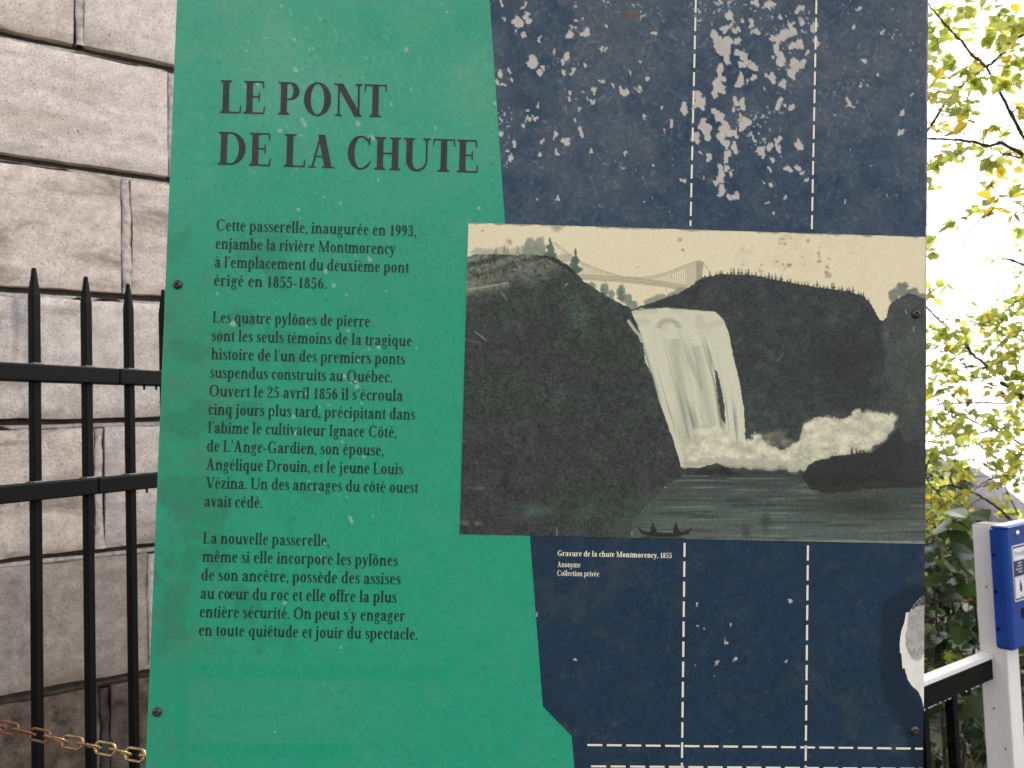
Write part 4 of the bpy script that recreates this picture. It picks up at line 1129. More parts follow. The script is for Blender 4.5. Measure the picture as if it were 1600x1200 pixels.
# ---- dashed lines
DASH = simple_mat('cream_ink', (0.70, 0.655, 0.53), (0.80, 0.755, 0.63), 300, 0.55, 0.3, 0.05, 0.0002)
def dashed(p0, p1, width, period, length, phase):
    A = np.array(P2(*p0)); B = np.array(P2(*p1)); Ln = np.linalg.norm(B-A); t = (B-A)/Ln; nn = np.array([-t[1], t[0]])*width/2
    V = []; F = []; s = phase
    while s < Ln:
        a_ = max(0, s); c_ = min(Ln, s+length)
        if c_ > a_+0.5:
            b_ = len(V)
            for pnt in (A+t*a_+nn, A+t*c_+nn, A+t*c_-nn, A+t*a_-nn): V.append((pnt[0]*MM, -pnt[1]*MM, 0.00085))
            F.append((b_, b_+1, b_+2, b_+3))
        s += period
    me = mesh_of('dashed_line', V, F, DASH)
    for p in me.polygons:
        if p.normal.z < 0: p.flip()
    return obj('dashed_line', me, panel)
dashed((1089, -86), (1078.6, 353.5), 3.0, 29.75, 22.5, -0.5)
dashed((1277, -87), (1268, 359), 3.0, 29.0, 22.3, 5.5)
dashed((1069.4, 848), (1063.5, 1340), 3.2, 30.9, 23.6, -2.0)
dashed((1262, 851), (1256.8, 1340), 3.2, 30.9, 23.6, 1.0)
dashed((917.5, 1163.5), (1441.3, 1169.3), 3.0, 30.2, 23.2, 0.0)
dashed((923.5, 1196.8), (1440.8, 1200.8), 3.0, 30.2, 23.2, 0.0)

# ---- lettering on the panel
def ink(name, c1, c2, wear, wc):
    m, N, L, b = new_mat(name, 0.55, 0.3)
    v = coords(N, L); f = noise(N, L, v, 260, 5, 0.75)
    base = ramp(N, L, noise(N, L, v, 40, 4), [(0.3, c1), (0.7, c2)])
    L.new(mix(N, L, ramp(N, L, f, [(0.60, 0), (0.72, wear)]), base, wc), b.inputs['Base Color'])
    return m
INK_T = ink('title_ink', srgb((38, 33, 37)), srgb((52, 48, 52)), 0.5, srgb((92, 120, 108)))
INK_B = ink('text_ink', srgb((16, 30, 30)), srgb((28, 44, 42)), 0.35, srgb((60, 110, 92)))
INK_W = ink('caption_ink', srgb((222, 214, 190)), srgb((236, 228, 206)), 0.3, srgb((150, 155, 150)))
def put_text(name, text, L0, R0, cap, w, t, mat, z, track=0.0):
    """one printed line; L0/R0 are the ends of its baseline in the photograph, cap its capital height there"""
    V, F = set_line(text, w, t, track)
    A = np.array(P2(*L0)); B = np.array(P2(*R0)); x0, x1 = V[:, 0].min(), V[:, 0].max()
    d = (B-A)/(x1-x0); dn = unit(d); up = np.array([dn[1], -dn[0]])*cap/100
    Q = A+np.outer(V[:, 0]-x0, d)+np.outer(V[:, 1], up)
    P = np.stack([Q[:, 0]*MM, -Q[:, 1]*MM, np.full(len(Q), z)], 1)
    me = mesh_of(name, P, F, mat)
    if me.polygons and sum(p.normal.z for p in me.polygons) < 0: me.flip_normals()
    return obj(name, me, panel)
put_text('title_line', 'LE PONT', (343.6, 177), (603.8, 184), 52, 17.5, 6.2, INK_T, 0.00115, 2)
put_text('title_line', 'DE LA CHUTE', (340.2, 257.6), (746.5, 270.5), 52, 17.5, 6.2, INK_T, 0.00115, 2)
BODY = [(0, 'Cette passerelle, inaugurée en 1993,', 650), (1, 'enjambe la rivière Montmorency', 618.5), (2, "à l'emplacement du deuxième pont", 639), (3, 'érigé en 1855-1856.', 510.5),
        (5, 'Les quatre pylônes de pierre', 578), (6, 'sont les seuls témoins de la tragique', 643.5), (7, "histoire de l'un des premiers ponts", 632.5), (8, 'suspendus construits au Québec.', 612.5),
        (9, "Ouvert le 25 avril 1856 il s'écroula", 629.5), (10, 'cinq jours plus tard, précipitant dans', 648.5), (11, "l'abîme le cultivateur Ignace Côté,", 619.5), (12, "de L'Ange-Gardien, son épouse,", 599.5),
        (13, 'Angélique Drouin, et le jeune Louis', 629.5), (14, 'Vézina. Un des ancrages du côté ouest', 653.5), (15, 'avait cédé.', 410),
        (17, 'La nouvelle passerelle,', 514.5), (18, 'même si elle incorpore les pylônes', 621.5), (19, 'de son ancêtre, possède des assises', 626), (20, 'au cœur du roc et elle offre la plus', 619.5),
        (21, "entière sécurité. On peut s'y engager", 633), (22, 'en toute quiétude et jouir du spectacle.', 652.5)]
for k, s, xr_ in BODY:
    f_ = k/22.0
    xl_ = 338.5+(311.2-338.5)*f_; yl_ = 360.3+(992.6-360.3)*f_
    slope = 0.0300-0.0105*f_
    put_text('text_line', s, (xl_, yl_), (xr_, yl_+slope*(xr_-xl_)), 17.6, 14.2, 7.6, INK_B, 0.00115, 0.5)
put_text('caption_line', 'Gravure de la chute Montmorency, 1855', (871.2, 868.3), (1049.2, 871.9), 8.4, 16.5, 8.5, INK_W, 0.00085, 0.5)
put_text('caption_line', 'Anonyme', (871.0, 885.7), (906.9, 886.4), 8.2, 12.5, 8.0, INK_W, 0.00085, 0.5)
put_text('caption_line', 'Collection privée', (870.5, 899.3), (936, 900.5), 8.2, 12.5, 8.0, INK_W, 0.00085, 0.5)

# ---- button-head screws
SCREW = simple_mat('weathered_screw', (0.03, 0.022, 0.02), (0.12, 0.10, 0.095), 300, 0.34, 0.5, 0.3, 0.0004, metal=0.75)
sb = MB(); R_ = 7.2*MM
prof = [(R_*1.0, 0.0), (R_*1.0, 0.0006), (R_*0.93, 0.0016), (R_*0.76, 0.0026), (R_*0.52, 0.0032), (R_*0.44, 0.0032)]
n = 24; Vs = []; Fs = []
for r, z in prof:
    for k in range(n): Vs.append((r*math.cos(2*math.pi*k/n), r*math.sin(2*math.pi*k/n), z))
for z in (0.0031, 0.0010):
    for k in range(n):
        a_ = 2*math.pi*k/n; hexr = R_*0.44*math.cos(math.pi/6)/math.cos((a_ % (math.pi/3))-math.pi/6)
        Vs.append((hexr*math.cos(a_), hexr*math.sin(a_), z))
for i in range(len(prof)+1):
    for k in range(n): Fs.append((i*n+k, i*n+(k+1) % n, (i+1)*n+(k+1) % n, (i+1)*n+k))
Fs.append(tuple((len(prof)+1)*n+k for k in range(n)))
scm = mesh_of('screw', Vs, Fs, SCREW, True)
for (x, y, z0) in ((278, 445, 0.0008), (246, 1112, 0.0008), (1430, 491, 0.0012), (1428.5, 1141, 0.0004)):
    u_, v_ = P2(x, y); o = obj('screw', scm, panel); o.location = (u_*MM, -v_*MM, z0)
    o.rotation_euler = (0, 0, random.Random(x).uniform(0, 1))

# ------------------------------------------------------------------ chain from the panel's post to the fence
RUST = simple_mat('rusty_iron', (0.07, 0.026, 0.013), (0.19, 0.075, 0.035), 240, 0.6, 0.4, 0.5, 0.0006, metal=0.35)
WORN = simple_mat('worn_brassy_zinc', (0.13, 0.05, 0.022), (0.45, 0.31, 0.15), 170, 0.42, 0.5, 0.3, 0.0004, metal=0.85)
BRASS = simple_mat('yellow_zinc', (0.22, 0.13, 0.055), (0.62, 0.48, 0.27), 170, 0.33, 0.5, 0.2, 0.0003, metal=0.95)
cpts = [at(330, 1192, 0.975), at(228, 1182, 1.0), at(163, 1169.5, 1.03), at(100, 1157.5, 1.05), at(37, 1143.5, 1.07), at(-25, 1127, 1.09), at(-130, 1093, 1.10), at(-260, 1040, 1.10), at(-398, 972, 1.085)]
path = []
for i in range(len(cpts)-1):
    a_ = cpts[max(i-1, 0)]; b_ = cpts[i]; c_ = cpts[i+1]; d_ = cpts[min(i+2, len(cpts)-1)]
    for k in range(20):
        t_ = k/20; path.append(0.5*((2*b_)+(c_-a_)*t_+(2*a_-5*b_+4*c_-d_)*t_*t_+(3*b_-a_-3*c_+d_)*t_**3))
path.append(cpts[-1]); path = np.array(path)
cum = np.concatenate([[0], np.cumsum(np.linalg.norm(np.diff(path, axis=0), axis=1))])
pitch = 0.0262
chain = empty('chain', tuple(cpts[0]), 'rusty to brassy link chain hanging across the black picket fence', 'chain')
def link_mesh(mat):
    P = []; hl, rw = 0.0096, 0.0068
    for k in range(9):
        a_ = -math.pi/2+math.pi*k/8; P.append((hl+rw*math.cos(a_), rw*math.sin(a_), 0))
    for k in range(9):
        a_ = math.pi/2+math.pi*k/8; P.append((-hl+rw*math.cos(a_), rw*math.sin(a_), 0))
    P = np.array(P); V = []; F = []; m_ = len(P); nn = 7; r = 0.00165
    for i in range(m_):
        t_ = unit(P[(i+1) % m_]-P[i-1]); s_ = np.cross(t_, [0, 0, 1])
        for k in range(nn):
            a_ = 2*math.pi*k/nn; V.append(P[i]+s_*math.cos(a_)*r+np.array([0, 0, 1])*math.sin(a_)*r)
    for i in range(m_):
        for k in range(nn):
            j = (i+1) % m_; F.append((i*nn+k, j*nn+k, j*nn+(k+1) % nn, i*nn+(k+1) % nn))
    return mesh_of('link', V, F, mat, True)
LM = [link_mesh(RUST), link_mesh(WORN), link_mesh(BRASS)]
k = 0; s = 0.004
rc = random.Random(11)
while s < cum[-1]-0.01:
    p = np.array([np.interp(s, cum, path[:, i]) for i in range(3)]); p2 = np.array([np.interp(s+0.006, cum, path[:, i]) for i in range(3)])
    t_ = unit(p2-p); side = unit(np.cross(t_, [0, 0, 1])); up_ = np.cross(side, t_)
    vd = unit(p-CAM); vd = unit(vd-t_*(vd @ t_)); vc = np.cross(t_, vd)
    ang = (0.12 if k % 2 else math.pi/2-0.12)+rc.uniform(-0.14, 0.14)
    ya = vd*math.cos(ang)+vc*math.sin(ang); za = np.cross(t_, ya)
    sx = 800+FPX*((p-CAM) @ RT)/((p-CAM) @ FW)
    me = LM[2] if sx > 150 else (LM[1] if sx > 72 else LM[0])
    o = obj('link', me, chain)
    o.matrix_world = Matrix(((t_[0], ya[0], za[0], p[0]), (t_[1], ya[1], za[1], p[1]), (t_[2], ya[2], za[2], p[2]), (0, 0, 0, 1)))
    loc = Vector(p)-Vector(cpts[0])
    o.matrix_basis = Matrix.Translation(loc) @ Matrix(((t_[0], ya[0], za[0]), (t_[1], ya[1], za[1]), (t_[2], ya[2], za[2]))).to_4x4()
    s += pitch; k += 1
# ------------------------------------------------------------------ handrail with balusters, post, blue box
WHITE = simple_mat('white_rail_top', (0.66, 0.63, 0.62), (0.80, 0.77, 0.76), 60, 0.55, 0.35, 0.15, 0.0015)  # even white for the railing's top board
wp, N, L, b = new_mat('white_painted_wood', 0.6, 0.3)
v = coords(N, L, (60, 60, 3)); f1_ = noise(N, L, v, 4, 5, 0.7)
v2 = coords(N, L, (150, 150, 14)); f2_ = noise(N, L, v2, 1.6, 4, 0.7)
c1_ = ramp(N, L, f1_, [(0.3, (0.62, 0.585, 0.575)), (0.7, (0.76, 0.73, 0.72))])
L.new(mix(N, L, ramp(N, L, f2_, [(0.70, 0), (0.76, 0.8)]), c1_, (0.22, 0.19, 0.17)), b.inputs['Base Color'])
bump(N, L, b, f1_, 0.35, 0.002)
RM = Matrix(((WD[0], -WD[1], 0, RAIL0[0]), (WD[1], WD[0], 0, RAIL0[1]), (0, 0, 1, 0), (0, 0, 0, 1)))
hand = empty('handrail_fence', None, 'low black railing with a white top board and square balusters beside the white post', 'railing', mat=RM)
S0, S1 = -2.6, -0.002
mb = MB(); mb.box((S0, 0.010, 0.7240), (S1, 0.048, 0.7425))
obj('top_board', mb.mesh('top_board', WHITE, bevel=0.003, seg=2), hand)
mb = MB(); mb.box((S0, 0.014, 0.652), (S1, 0.060, 0.7235))
obj('beam', mb.mesh('beam', BLACK, bevel=0.003, seg=1), hand)
mb = MB(); mb.box((S0, 0.014, 0.10), (S1, 0.060, 0.15))
obj('beam', mb.mesh('beam', BLACK, bevel=0.003, seg=1), hand)
mb = MB(); mb.box((-0.015, -0.015, 0.149), (0.015, 0.015, 0.653)); bme = mb.mesh('baluster', BLACK, bevel=0.002, seg=1)
k = 0
for s in np.arange(-0.255, S0, -0.185):
    o = obj('baluster', bme, hand); o.location = (s, 0.037, 0)
    k += 1
mb = MB(); mb.box((S0-0.09, -0.02, -0.05), (S0, 0.10, 1.2)); obj('end_post', mb.mesh('end_post', wp, bevel=0.004, seg=2), hand)
DROP, N, L, b = new_mat('water_drop', 0.05, 0.6, base=(0.75, 0.77, 0.8)); b.inputs['Transmission Weight'].default_value = 0.5
mb = MB(); rd = random.Random(3)
for s in np.arange(-0.52, -0.10, 0.011):
    if rd.random() < 0.55:
        r = rd.uniform(0.0018, 0.0032)
        mb.lathe([(r*0.3, -r), (r*0.9, -r*0.4), (r, 0.1*r), (r*0.7, r*0.8), (r*0.2, r*1.2)], 6, Matrix.Translation((s+rd.uniform(-.004, .004), 0.014, 0.652)))
tag(obj('water_drops', mb.mesh('water_drops', DROP, True), hand), kind='stuff')

# white post
post = empty('white_post', None, 'white painted square wooden post standing at the right edge with the blue box on it', 'post', mat=RM)
mb = MB(); mb.box((-0.0, -0.035, -0.3), (0.088, 0.057, 1.186))
obj('post_body', mb.mesh('post_body', wp, bevel=0.004, seg=2), post)
POST_HEAD = simple_mat('bare_wood', (0.22, 0.19, 0.15), (0.36, 0.32, 0.26), 50, 0.85, 0.2, 0.3, 0.002)
mb = MB(); mb.box((0.003, -0.032, 1.186), (0.085, 0.054, 1.189)); obj('end_grain', mb.mesh('end_grain', POST_HEAD), post)
for z in (0.55, 0.42, 0.97):
    mb = MB(); mb.lathe([(0.0035, 0), (0.0035, 0.0015), (0.002, 0.0022)], 8, Matrix(((0, 0, -1, 0), (1, 0, 0, -0.01+0.03*(z > 0.5)), (0, 1, 0, z), (0, 0, 0, 1))))
    obj('nail', mb.mesh('nail', SCREW), post)

# blue dispenser box on the front of the post
BLUE, N, L, b = new_mat('blue_enamel', 0.36, 0.3)
v = coords(N, L); f_ = noise(N, L, v, 9, 5, 0.6)
L.new(ramp(N, L, f_, [(0.35, (0.003, 0.036, 0.22)), (0.62, (0.005, 0.043, 0.25)), (0.74, (0.016, 0.046, 0.17))]), b.inputs['Base Color'])
bump(N, L, b, noise(N, L, v, 30, 3), 0.06, 0.002)
LID_SKY = simple_mat('lid_sky_sheen', (0.60, 0.62, 0.70), (0.74, 0.75, 0.80), 40, 0.35, 0.5, 0.05, 0.001)  # pale tone painted as the sky's reflection on top of the lid
box = empty('blue_box', None, 'blue metal dispenser box with a small instruction label fixed on the white post', 'box', mat=RM)
BX0, BX1, BY0, BY1, BZ0, BZ1 = -0.075, 0.26, -0.0895, -0.0365, 0.780, 1.184
def rounded_panel(x0, x1, z0, z1, y0, y1, r, n=5):
    pts = []
    for cx_, cz_, a0 in ((x1-r, z1-r, 0), (x0+r, z1-r, 90), (x0+r, z0+r, 180), (x1-r, z0+r, 270)):
        for k in range(n+1):
            a_ = rad(a0+90*k/n); pts.append((cx_+r*math.cos(a_), cz_+r*math.sin(a_)))
    m_ = len(pts); V = [(p[0], y0, p[1]) for p in pts]+[(p[0], y1, p[1]) for p in pts]
    F = [tuple(range(m_)), tuple(range(2*m_-1, m_-1, -1))]+[(i, m_+i, m_+(i+1) % m_, (i+1) % m_) for i in range(m_)]
    return V, F
mb = MB(); mb.box((BX0, BY0, BZ0), (BX1, BY1, BZ1))
bm_ = mb.mesh('case', BLUE)
bb = bmesh.new(); bb.from_mesh(bm_)
ve = [e for e in bb.edges if abs(e.verts[0].co.z-e.verts[1].co.z) > 0.1 and e.verts[0].co.y < -0.05]
bmesh.ops.bevel(bb, geom=ve, offset=0.016, segments=5, affect='EDGES', profile=0.5)
be = [e for e in bb.edges if (e.verts[0].co.z < BZ0+0.001 and e.verts[1].co.z < BZ0+0.001 and len(e.link_faces) == 2)]
bmesh.ops.bevel(bb, geom=be, offset=0.012, segments=3, affect='EDGES', profile=0.5)
bb.to_mesh(bm_); bb.free()
bm_.polygons.foreach_set('use_smooth', np.zeros(len(bm_.polygons), bool))
obj('case', bm_, box)
mb = MB(); mb.box((BX0+0.010, BY0-0.004, BZ1+0.001), (BX1+0.004, BY1, BZ1+0.010)); lid = obj('lid', mb.mesh('lid', BLUE, bevel=0.002, seg=2), box)
mb = MB(); mb.box((BX0+0.016, BY0+0.012, BZ1+0.0105), (BX1, BY1-0.006, BZ1+0.0135)); obj('lid_sheen', mb.mesh('lid_sheen', LID_SKY, bevel=0.001, seg=1), lid)
for z in (0.850, 0.975, 1.098):
    mb = MB(); mb.lathe([(0.0055, -0.002), (0.0055, 0.004), (0.004, 0.006)], 8, Matrix(((0, 0, -1, BX0), (1, 0, 0, BY1-0.010), (0, 1, 0, z), (0, 0, 0, 1))))
    obj('bolt', mb.mesh('bolt', BLACK), box)
CHROME = simple_mat('bright_bolt', (0.5, 0.5, 0.5), (0.75, 0.75, 0.75), 100, 0.25, 0.5, 0.05, 0.0005, metal=1.0)
mb = MB(); mb.lathe([(0.011, 0), (0.011, 0.003), (0.008, 0.006), (0.003, 0.007)], 12, Matrix(((1, 0, 0, 0.004), (0, 0, -1, BY0), (0, 1, 0, 1.166), (0, 0, 0, 1))))
obj('lid_lock', mb.mesh('lid_lock', CHROME, True), box)
# label: placed by its left edge on the front face
DKB = simple_mat('label_navy', (0.010, 0.016, 0.06), (0.014, 0.022, 0.075), 80, 0.4, 0.4, 0)
LBW = simple_mat('label_white', (0.66, 0.63, 0.66), (0.72, 0.69, 0.72), 80, 0.4, 0.4, 0)
LBG = simple_mat('label_grey', (0.20, 0.18, 0.20), (0.26, 0.24, 0.26), 80, 0.5, 0.4, 0)
lx, lt, lb_ = -0.043, 1.128, 0.940            # left, top, bottom of the label
lab = None
def plate(name, x0, x1, z0, z1, y, r, mat, par):
    V, F = rounded_panel(x0, x1, z0, z1, y, y+0.0002, r); return obj(name, mesh_of(name, V, F, mat), par)
lab = plate('label', lx, lx+0.17, lb_, lt, BY0-0.0012, 0.008, LBW, box)
plate('label_border', lx+0.004, lx+0.166, lb_+0.004, lt-0.004, BY0-0.0016, 0.006, DKB, lab)
plate('label_head', lx+0.008, lx+0.162, lt-0.052, lt-0.010, BY0-0.0020, 0.001, LBW, lab)
plate('label_foot', lx+0.008, lx+0.162, lb_+0.010, lb_+0.082, BY0-0.0020, 0.003, LBW, lab)
def flat_text(name, text, x, z, cap, width, mat, y, par):
    V, F = set_line(text, 17, 9, 0.5); sx = width/(V[:, 0].max()-V[:, 0].min())
    me = mesh_of(name, [((p[0]-V[:, 0].min())*sx+x, y, z+p[1]*cap/100) for p in V], F, mat)
    if me.polygons[0].normal.y > 0: me.flip_normals()
    return obj(name, me, par)
flat_text('label_title', 'Proclin', lx+0.016, lt-0.037, 0.0165, 0.088, LBG, BY0-0.0024, lab)
rw_ = random.Random(6)
mb = MB(); xr0 = lx+0.066
for k, (z, wd) in enumerate(((lt-0.063, .030), (lt-0.073, .036), (lt-0.083, .048), (lt-0.093, .026), (lt-0.109, .030), (lt-0.120, .040))):
    x = xr0-wd                                  # rows of white print too small to read
    while x < xr0-0.002:
        w_ = rw_.uniform(0.0022, 0.0046); hh = rw_.choice([0.0032, 0.0032, 0.0046])
        mb.add([(x, BY0-0.0024, z), (x+w_, BY0-0.0024, z), (x+w_, BY0-0.0024, z+hh), (x, BY0-0.0024, z+hh)], [(0, 1, 2, 3)]); x += w_+0.0012
obj('label_rows', mb.mesh('label_rows', LBW), lab)
bt = [(0.000, 0), (0.0175, 0), (0.018, 0.018), (0.013, 0.027), (0.010, 0.034), (0.0095, 0.044), (0.005, 0.044), (0.0045, 0.034), (0.000, 0.024)]
bx_, bz_ = lx+0.040, lb_+0.030
mb = MB(); mb.add([(bx_+p[0], BY0-0.0024, bz_+p[1]) for p in bt], [tuple(range(len(bt)))]); obj('label_bottle', mb.mesh('label_bottle', DKB), lab)
mb = MB()
for (x0, x1, z0, z1) in ((lx+0.010, lx+0.075, lb_+0.0245, lb_+0.0255), (lx+0.010, lx+0.075, lb_+0.0775, lb_+0.0785), (lx+0.074, lx+0.075, lb_+0.0255, lb_+0.0775), (lx+0.010, lx+0.011, lb_+0.0255, lb_+0.0775), (lx+0.032, lx+0.070, lb_+0.0165, lb_+0.018), (lx+0.030, lx+0.074, lb_+0.0125, lb_+0.014)):
    mb.add([(x0, BY0-0.0024, z0), (x1, BY0-0.0024, z0), (x1, BY0-0.0024, z1), (x0, BY0-0.0024, z1)], [(0, 1, 2, 3)])
obj('label_rule', mb.mesh('label_rule', LBG), lab)
V, F = rounded_panel(0.000, 0.110, 0.879, 0.913, BY0-0.0015, BY0+0.002, 0.007)
obj('slot', mesh_of('slot', V, F, simple_mat('slot_shadow', (0.006, 0.006, 0.007), (0.01, 0.01, 0.011), 20, 0.8, 0.1, 0)), box)

# ------------------------------------------------------------------ leaves
def leaf_mat(name, c1, c2, trans, gloss=0.45):
    m, N, L, b = new_mat(name, gloss, 0.35)
    oi = N.new('ShaderNodeObjectInfo'); g = N.new('ShaderNodeAttribute'); g.attribute_name = 'Tone'
    ad = N.new('ShaderNodeMath'); ad.operation = 'ADD'; L.new(oi.outputs['Random'], ad.inputs[0]); L.new(g.outputs['Fac'], ad.inputs[1])
    fr = N.new('ShaderNodeMath'); fr.operation = 'FRACT'; L.new(ad.outputs[0], fr.inputs[0])
    v = coords(N, L); nz = noise(N, L, v, 60, 4, 0.6)
    c = ramp(N, L, fr.outputs[0], [(0.0, c1), (1.0, c2)])
    c = mix(N, L, 1.0, c, ramp(N, L, nz, [(0.3, 0.75), (0.7, 1.0)]), 'MULTIPLY')
    L.new(c, b.inputs['Base Color'])
    tr = N.new('ShaderNodeBsdfTranslucent'); L.new(c, tr.inputs['Color'])
    ms = N.new('ShaderNodeMixShader'); ms.inputs[0].default_value = trans
    out = N['Material Output']
    L.new(b.outputs[0], ms.inputs[1]); L.new(tr.outputs[0], ms.inputs[2]); L.new(ms.outputs[0], out.inputs['Surface'])
    return m
LF_LIME = leaf_mat('lime_leaf', (0.52, 0.58, 0.10), (0.68, 0.67, 0.17), 0.7)
LF_YELLOW = leaf_mat('yellow_leaf', (0.72, 0.50, 0.04), (0.78, 0.62, 0.08), 0.66)
LF_GREEN = leaf_mat('mid_green_leaf', (0.28, 0.36, 0.06), (0.42, 0.46, 0.10), 0.64)
LF_DARK = leaf_mat('dark_green_leaf', (0.020, 0.042, 0.013), (0.048, 0.080, 0.024), 0.3, 0.38)
LF_MID = leaf_mat('shrub_leaf', (0.045, 0.085, 0.020), (0.10, 0.14, 0.035), 0.4, 0.4)
LF_FAR = leaf_mat('far_yellow_leaf', (0.62, 0.62, 0.10), (0.72, 0.68, 0.14), 0.68)
LF_RUST = leaf_mat('russet_leaf', (0.19, 0.055, 0.03), (0.26, 0.10, 0.045), 0.4)
def leaf_shape(wd, fold, curl, n=5, lobes=0):
    """one leaf, length 1 along x from the stalk: midrib and two blades"""
    V = [(-0.18, 0, 0)]; F = []; xs = np.linspace(0, 1, n+1)
    rows = []
    for x in xs:
        hw_ = wd*(math.sin(math.pi*x**0.82)**0.85 if 0 < x < 1 else 0.0)
        if lobes: hw_ = wd*(math.sin(math.pi*x**0.62)**0.6 if 0 < x < 1 else 0.0)*(1+0.13*math.cos(x*math.pi*lobes*2+0.6))
        z = -curl*x*x
        if x in (0.0, 1.0): V.append((x, 0, z)); rows.append((len(V)-1,)*3)
        else:
            V += [(x, hw_, z+fold*hw_), (x, 0, z), (x, -hw_, z+fold*hw_*0.8)]; rows.append((len(V)-3, len(V)-2, len(V)-1))
    for a_, b_ in zip(rows[:-1], rows[1:]):
        if a_[0] == a_[2]: F += [(a_[0], b_[1], b_[0]), (a_[0], b_[2], b_[1])]
        elif b_[0] == b_[2]: F += [(a_[0], a_[1], b_[0]), (a_[1], a_[2], b_[0])]
        else: F += [(a_[0], a_[1], b_[1], b_[0]), (a_[1], a_[2], b_[2], b_[1])]
    V += [(0.0, 0.012, 0.0), (0.0, -0.012, 0.0)]; k_ = len(V)
    F.append((0, k_-1, k_-2))
    return np.array(V, float), F
SHAPES = [leaf_shape(0.31, 0.18, 0.10), leaf_shape(0.35, 0.3, 0.2), leaf_shape(0.28, 0.12, -0.08), leaf_shape(0.33, 0.5, 0.32), leaf_shape(0.38, 0.1, 0.15)]
BROAD = [leaf_shape(0.44, 0.18, 0.18, 8, 3), leaf_shape(0.40, 0.3, 0.3, 8, 3), leaf_shape(0.47, 0.1, 0.12, 8, 3)]
_lm = {}
def leaf_mesh(kind, i, mat):
    key = (kind, i, mat.name)
    if key not in _lm:
        V, F = (SHAPES if kind == 's' else BROAD)[i]
        me = mesh_of('leaf', V, F, mat); _lm[key] = me
    return _lm[key]
def leaf_frame(rg, droop=0.35, face=None):
    """random leaf direction: out and drooping, blade mostly up; returns 3x3"""
    a_ = rg.uniform(0, 2*math.pi); d = unit([math.cos(a_), math.sin(a_), rg.gauss(-droop, 0.45)])
    up_ = unit([rg.gauss(0, 0.55), rg.gauss(-0.25, 0.55), 1.0])
    y_ = unit(np.cross(up_, d)); z_ = np.cross(d, y_)
    return np.stack([d, y_, z_], 1)
def put_leaf(par, origin, p, R3, size, me):
    o = bpy.data.objects.new('leaf', me); COL.objects.link(o); o.parent = par
    M = Matrix([[R3[i, j]*size for j in range(3)]+[p[i]-origin[i]] for i in range(3)]+[[0, 0, 0, 1]])
    o.matrix_basis = M
    return o
def leaf_cloud(name, items, mat, par, origin, shapes=SHAPES):
    """items: (point, 3x3, size); joined leaves too many to name one by one"""
    Vs, Fs, T = [], [], []; n0 = 0; rg = random.Random(len(items))
    for p, R3, sz in items:
        V, F = shapes[rg.randrange(len(shapes))]
        Vs.append(V @ R3.T*sz+np.asarray(p)-origin); Fs += [tuple(i+n0 for i in f) for f in F]; n0 += len(V)
        T += [rg.random()]*len(V)
    if not Vs: return None
    me = mesh_of(name, np.concatenate(Vs), Fs, mat)
    at_ = me.attributes.new('Tone', 'FLOAT', 'POINT'); at_.data.foreach_set('value', np.array(T, np.float32))
    return tag(obj(name, me, par), kind='stuff')

BARK = simple_mat('dark_bark', (0.030, 0.022, 0.020), (0.085, 0.066, 0.058), 90, 0.9, 0.2, 0.7, 0.003)
def limb_pts(px, Z0, Z1, jit, rg):
    """smooth wavering limb through photo points, depth running from Z0 to Z1"""
    n = len(px); P = []
    for i, (x, y) in enumerate(px):
        P.append(at(x, y, Z0+(Z1-Z0)*i/max(1, n-1)+rg.uniform(-1, 1)*jit))
    out = []
    for i in range(n-1):
        a_, b_, c_, d_ = P[max(i-1, 0)], P[i], P[i+1], P[min(i+2, n-1)]
        for k in range(5):
            t = k/5; out.append(0.5*((2*b_)+(c_-a_)*t+(2*a_-5*b_+4*c_-d_)*t*t+(3*b_-a_-3*c_+d_)*t**3)+np.array([rg.gauss(0, 1), rg.gauss(0, 1), rg.gauss(0, 1)])*0.0022)
    out.append(P[-1]); return out

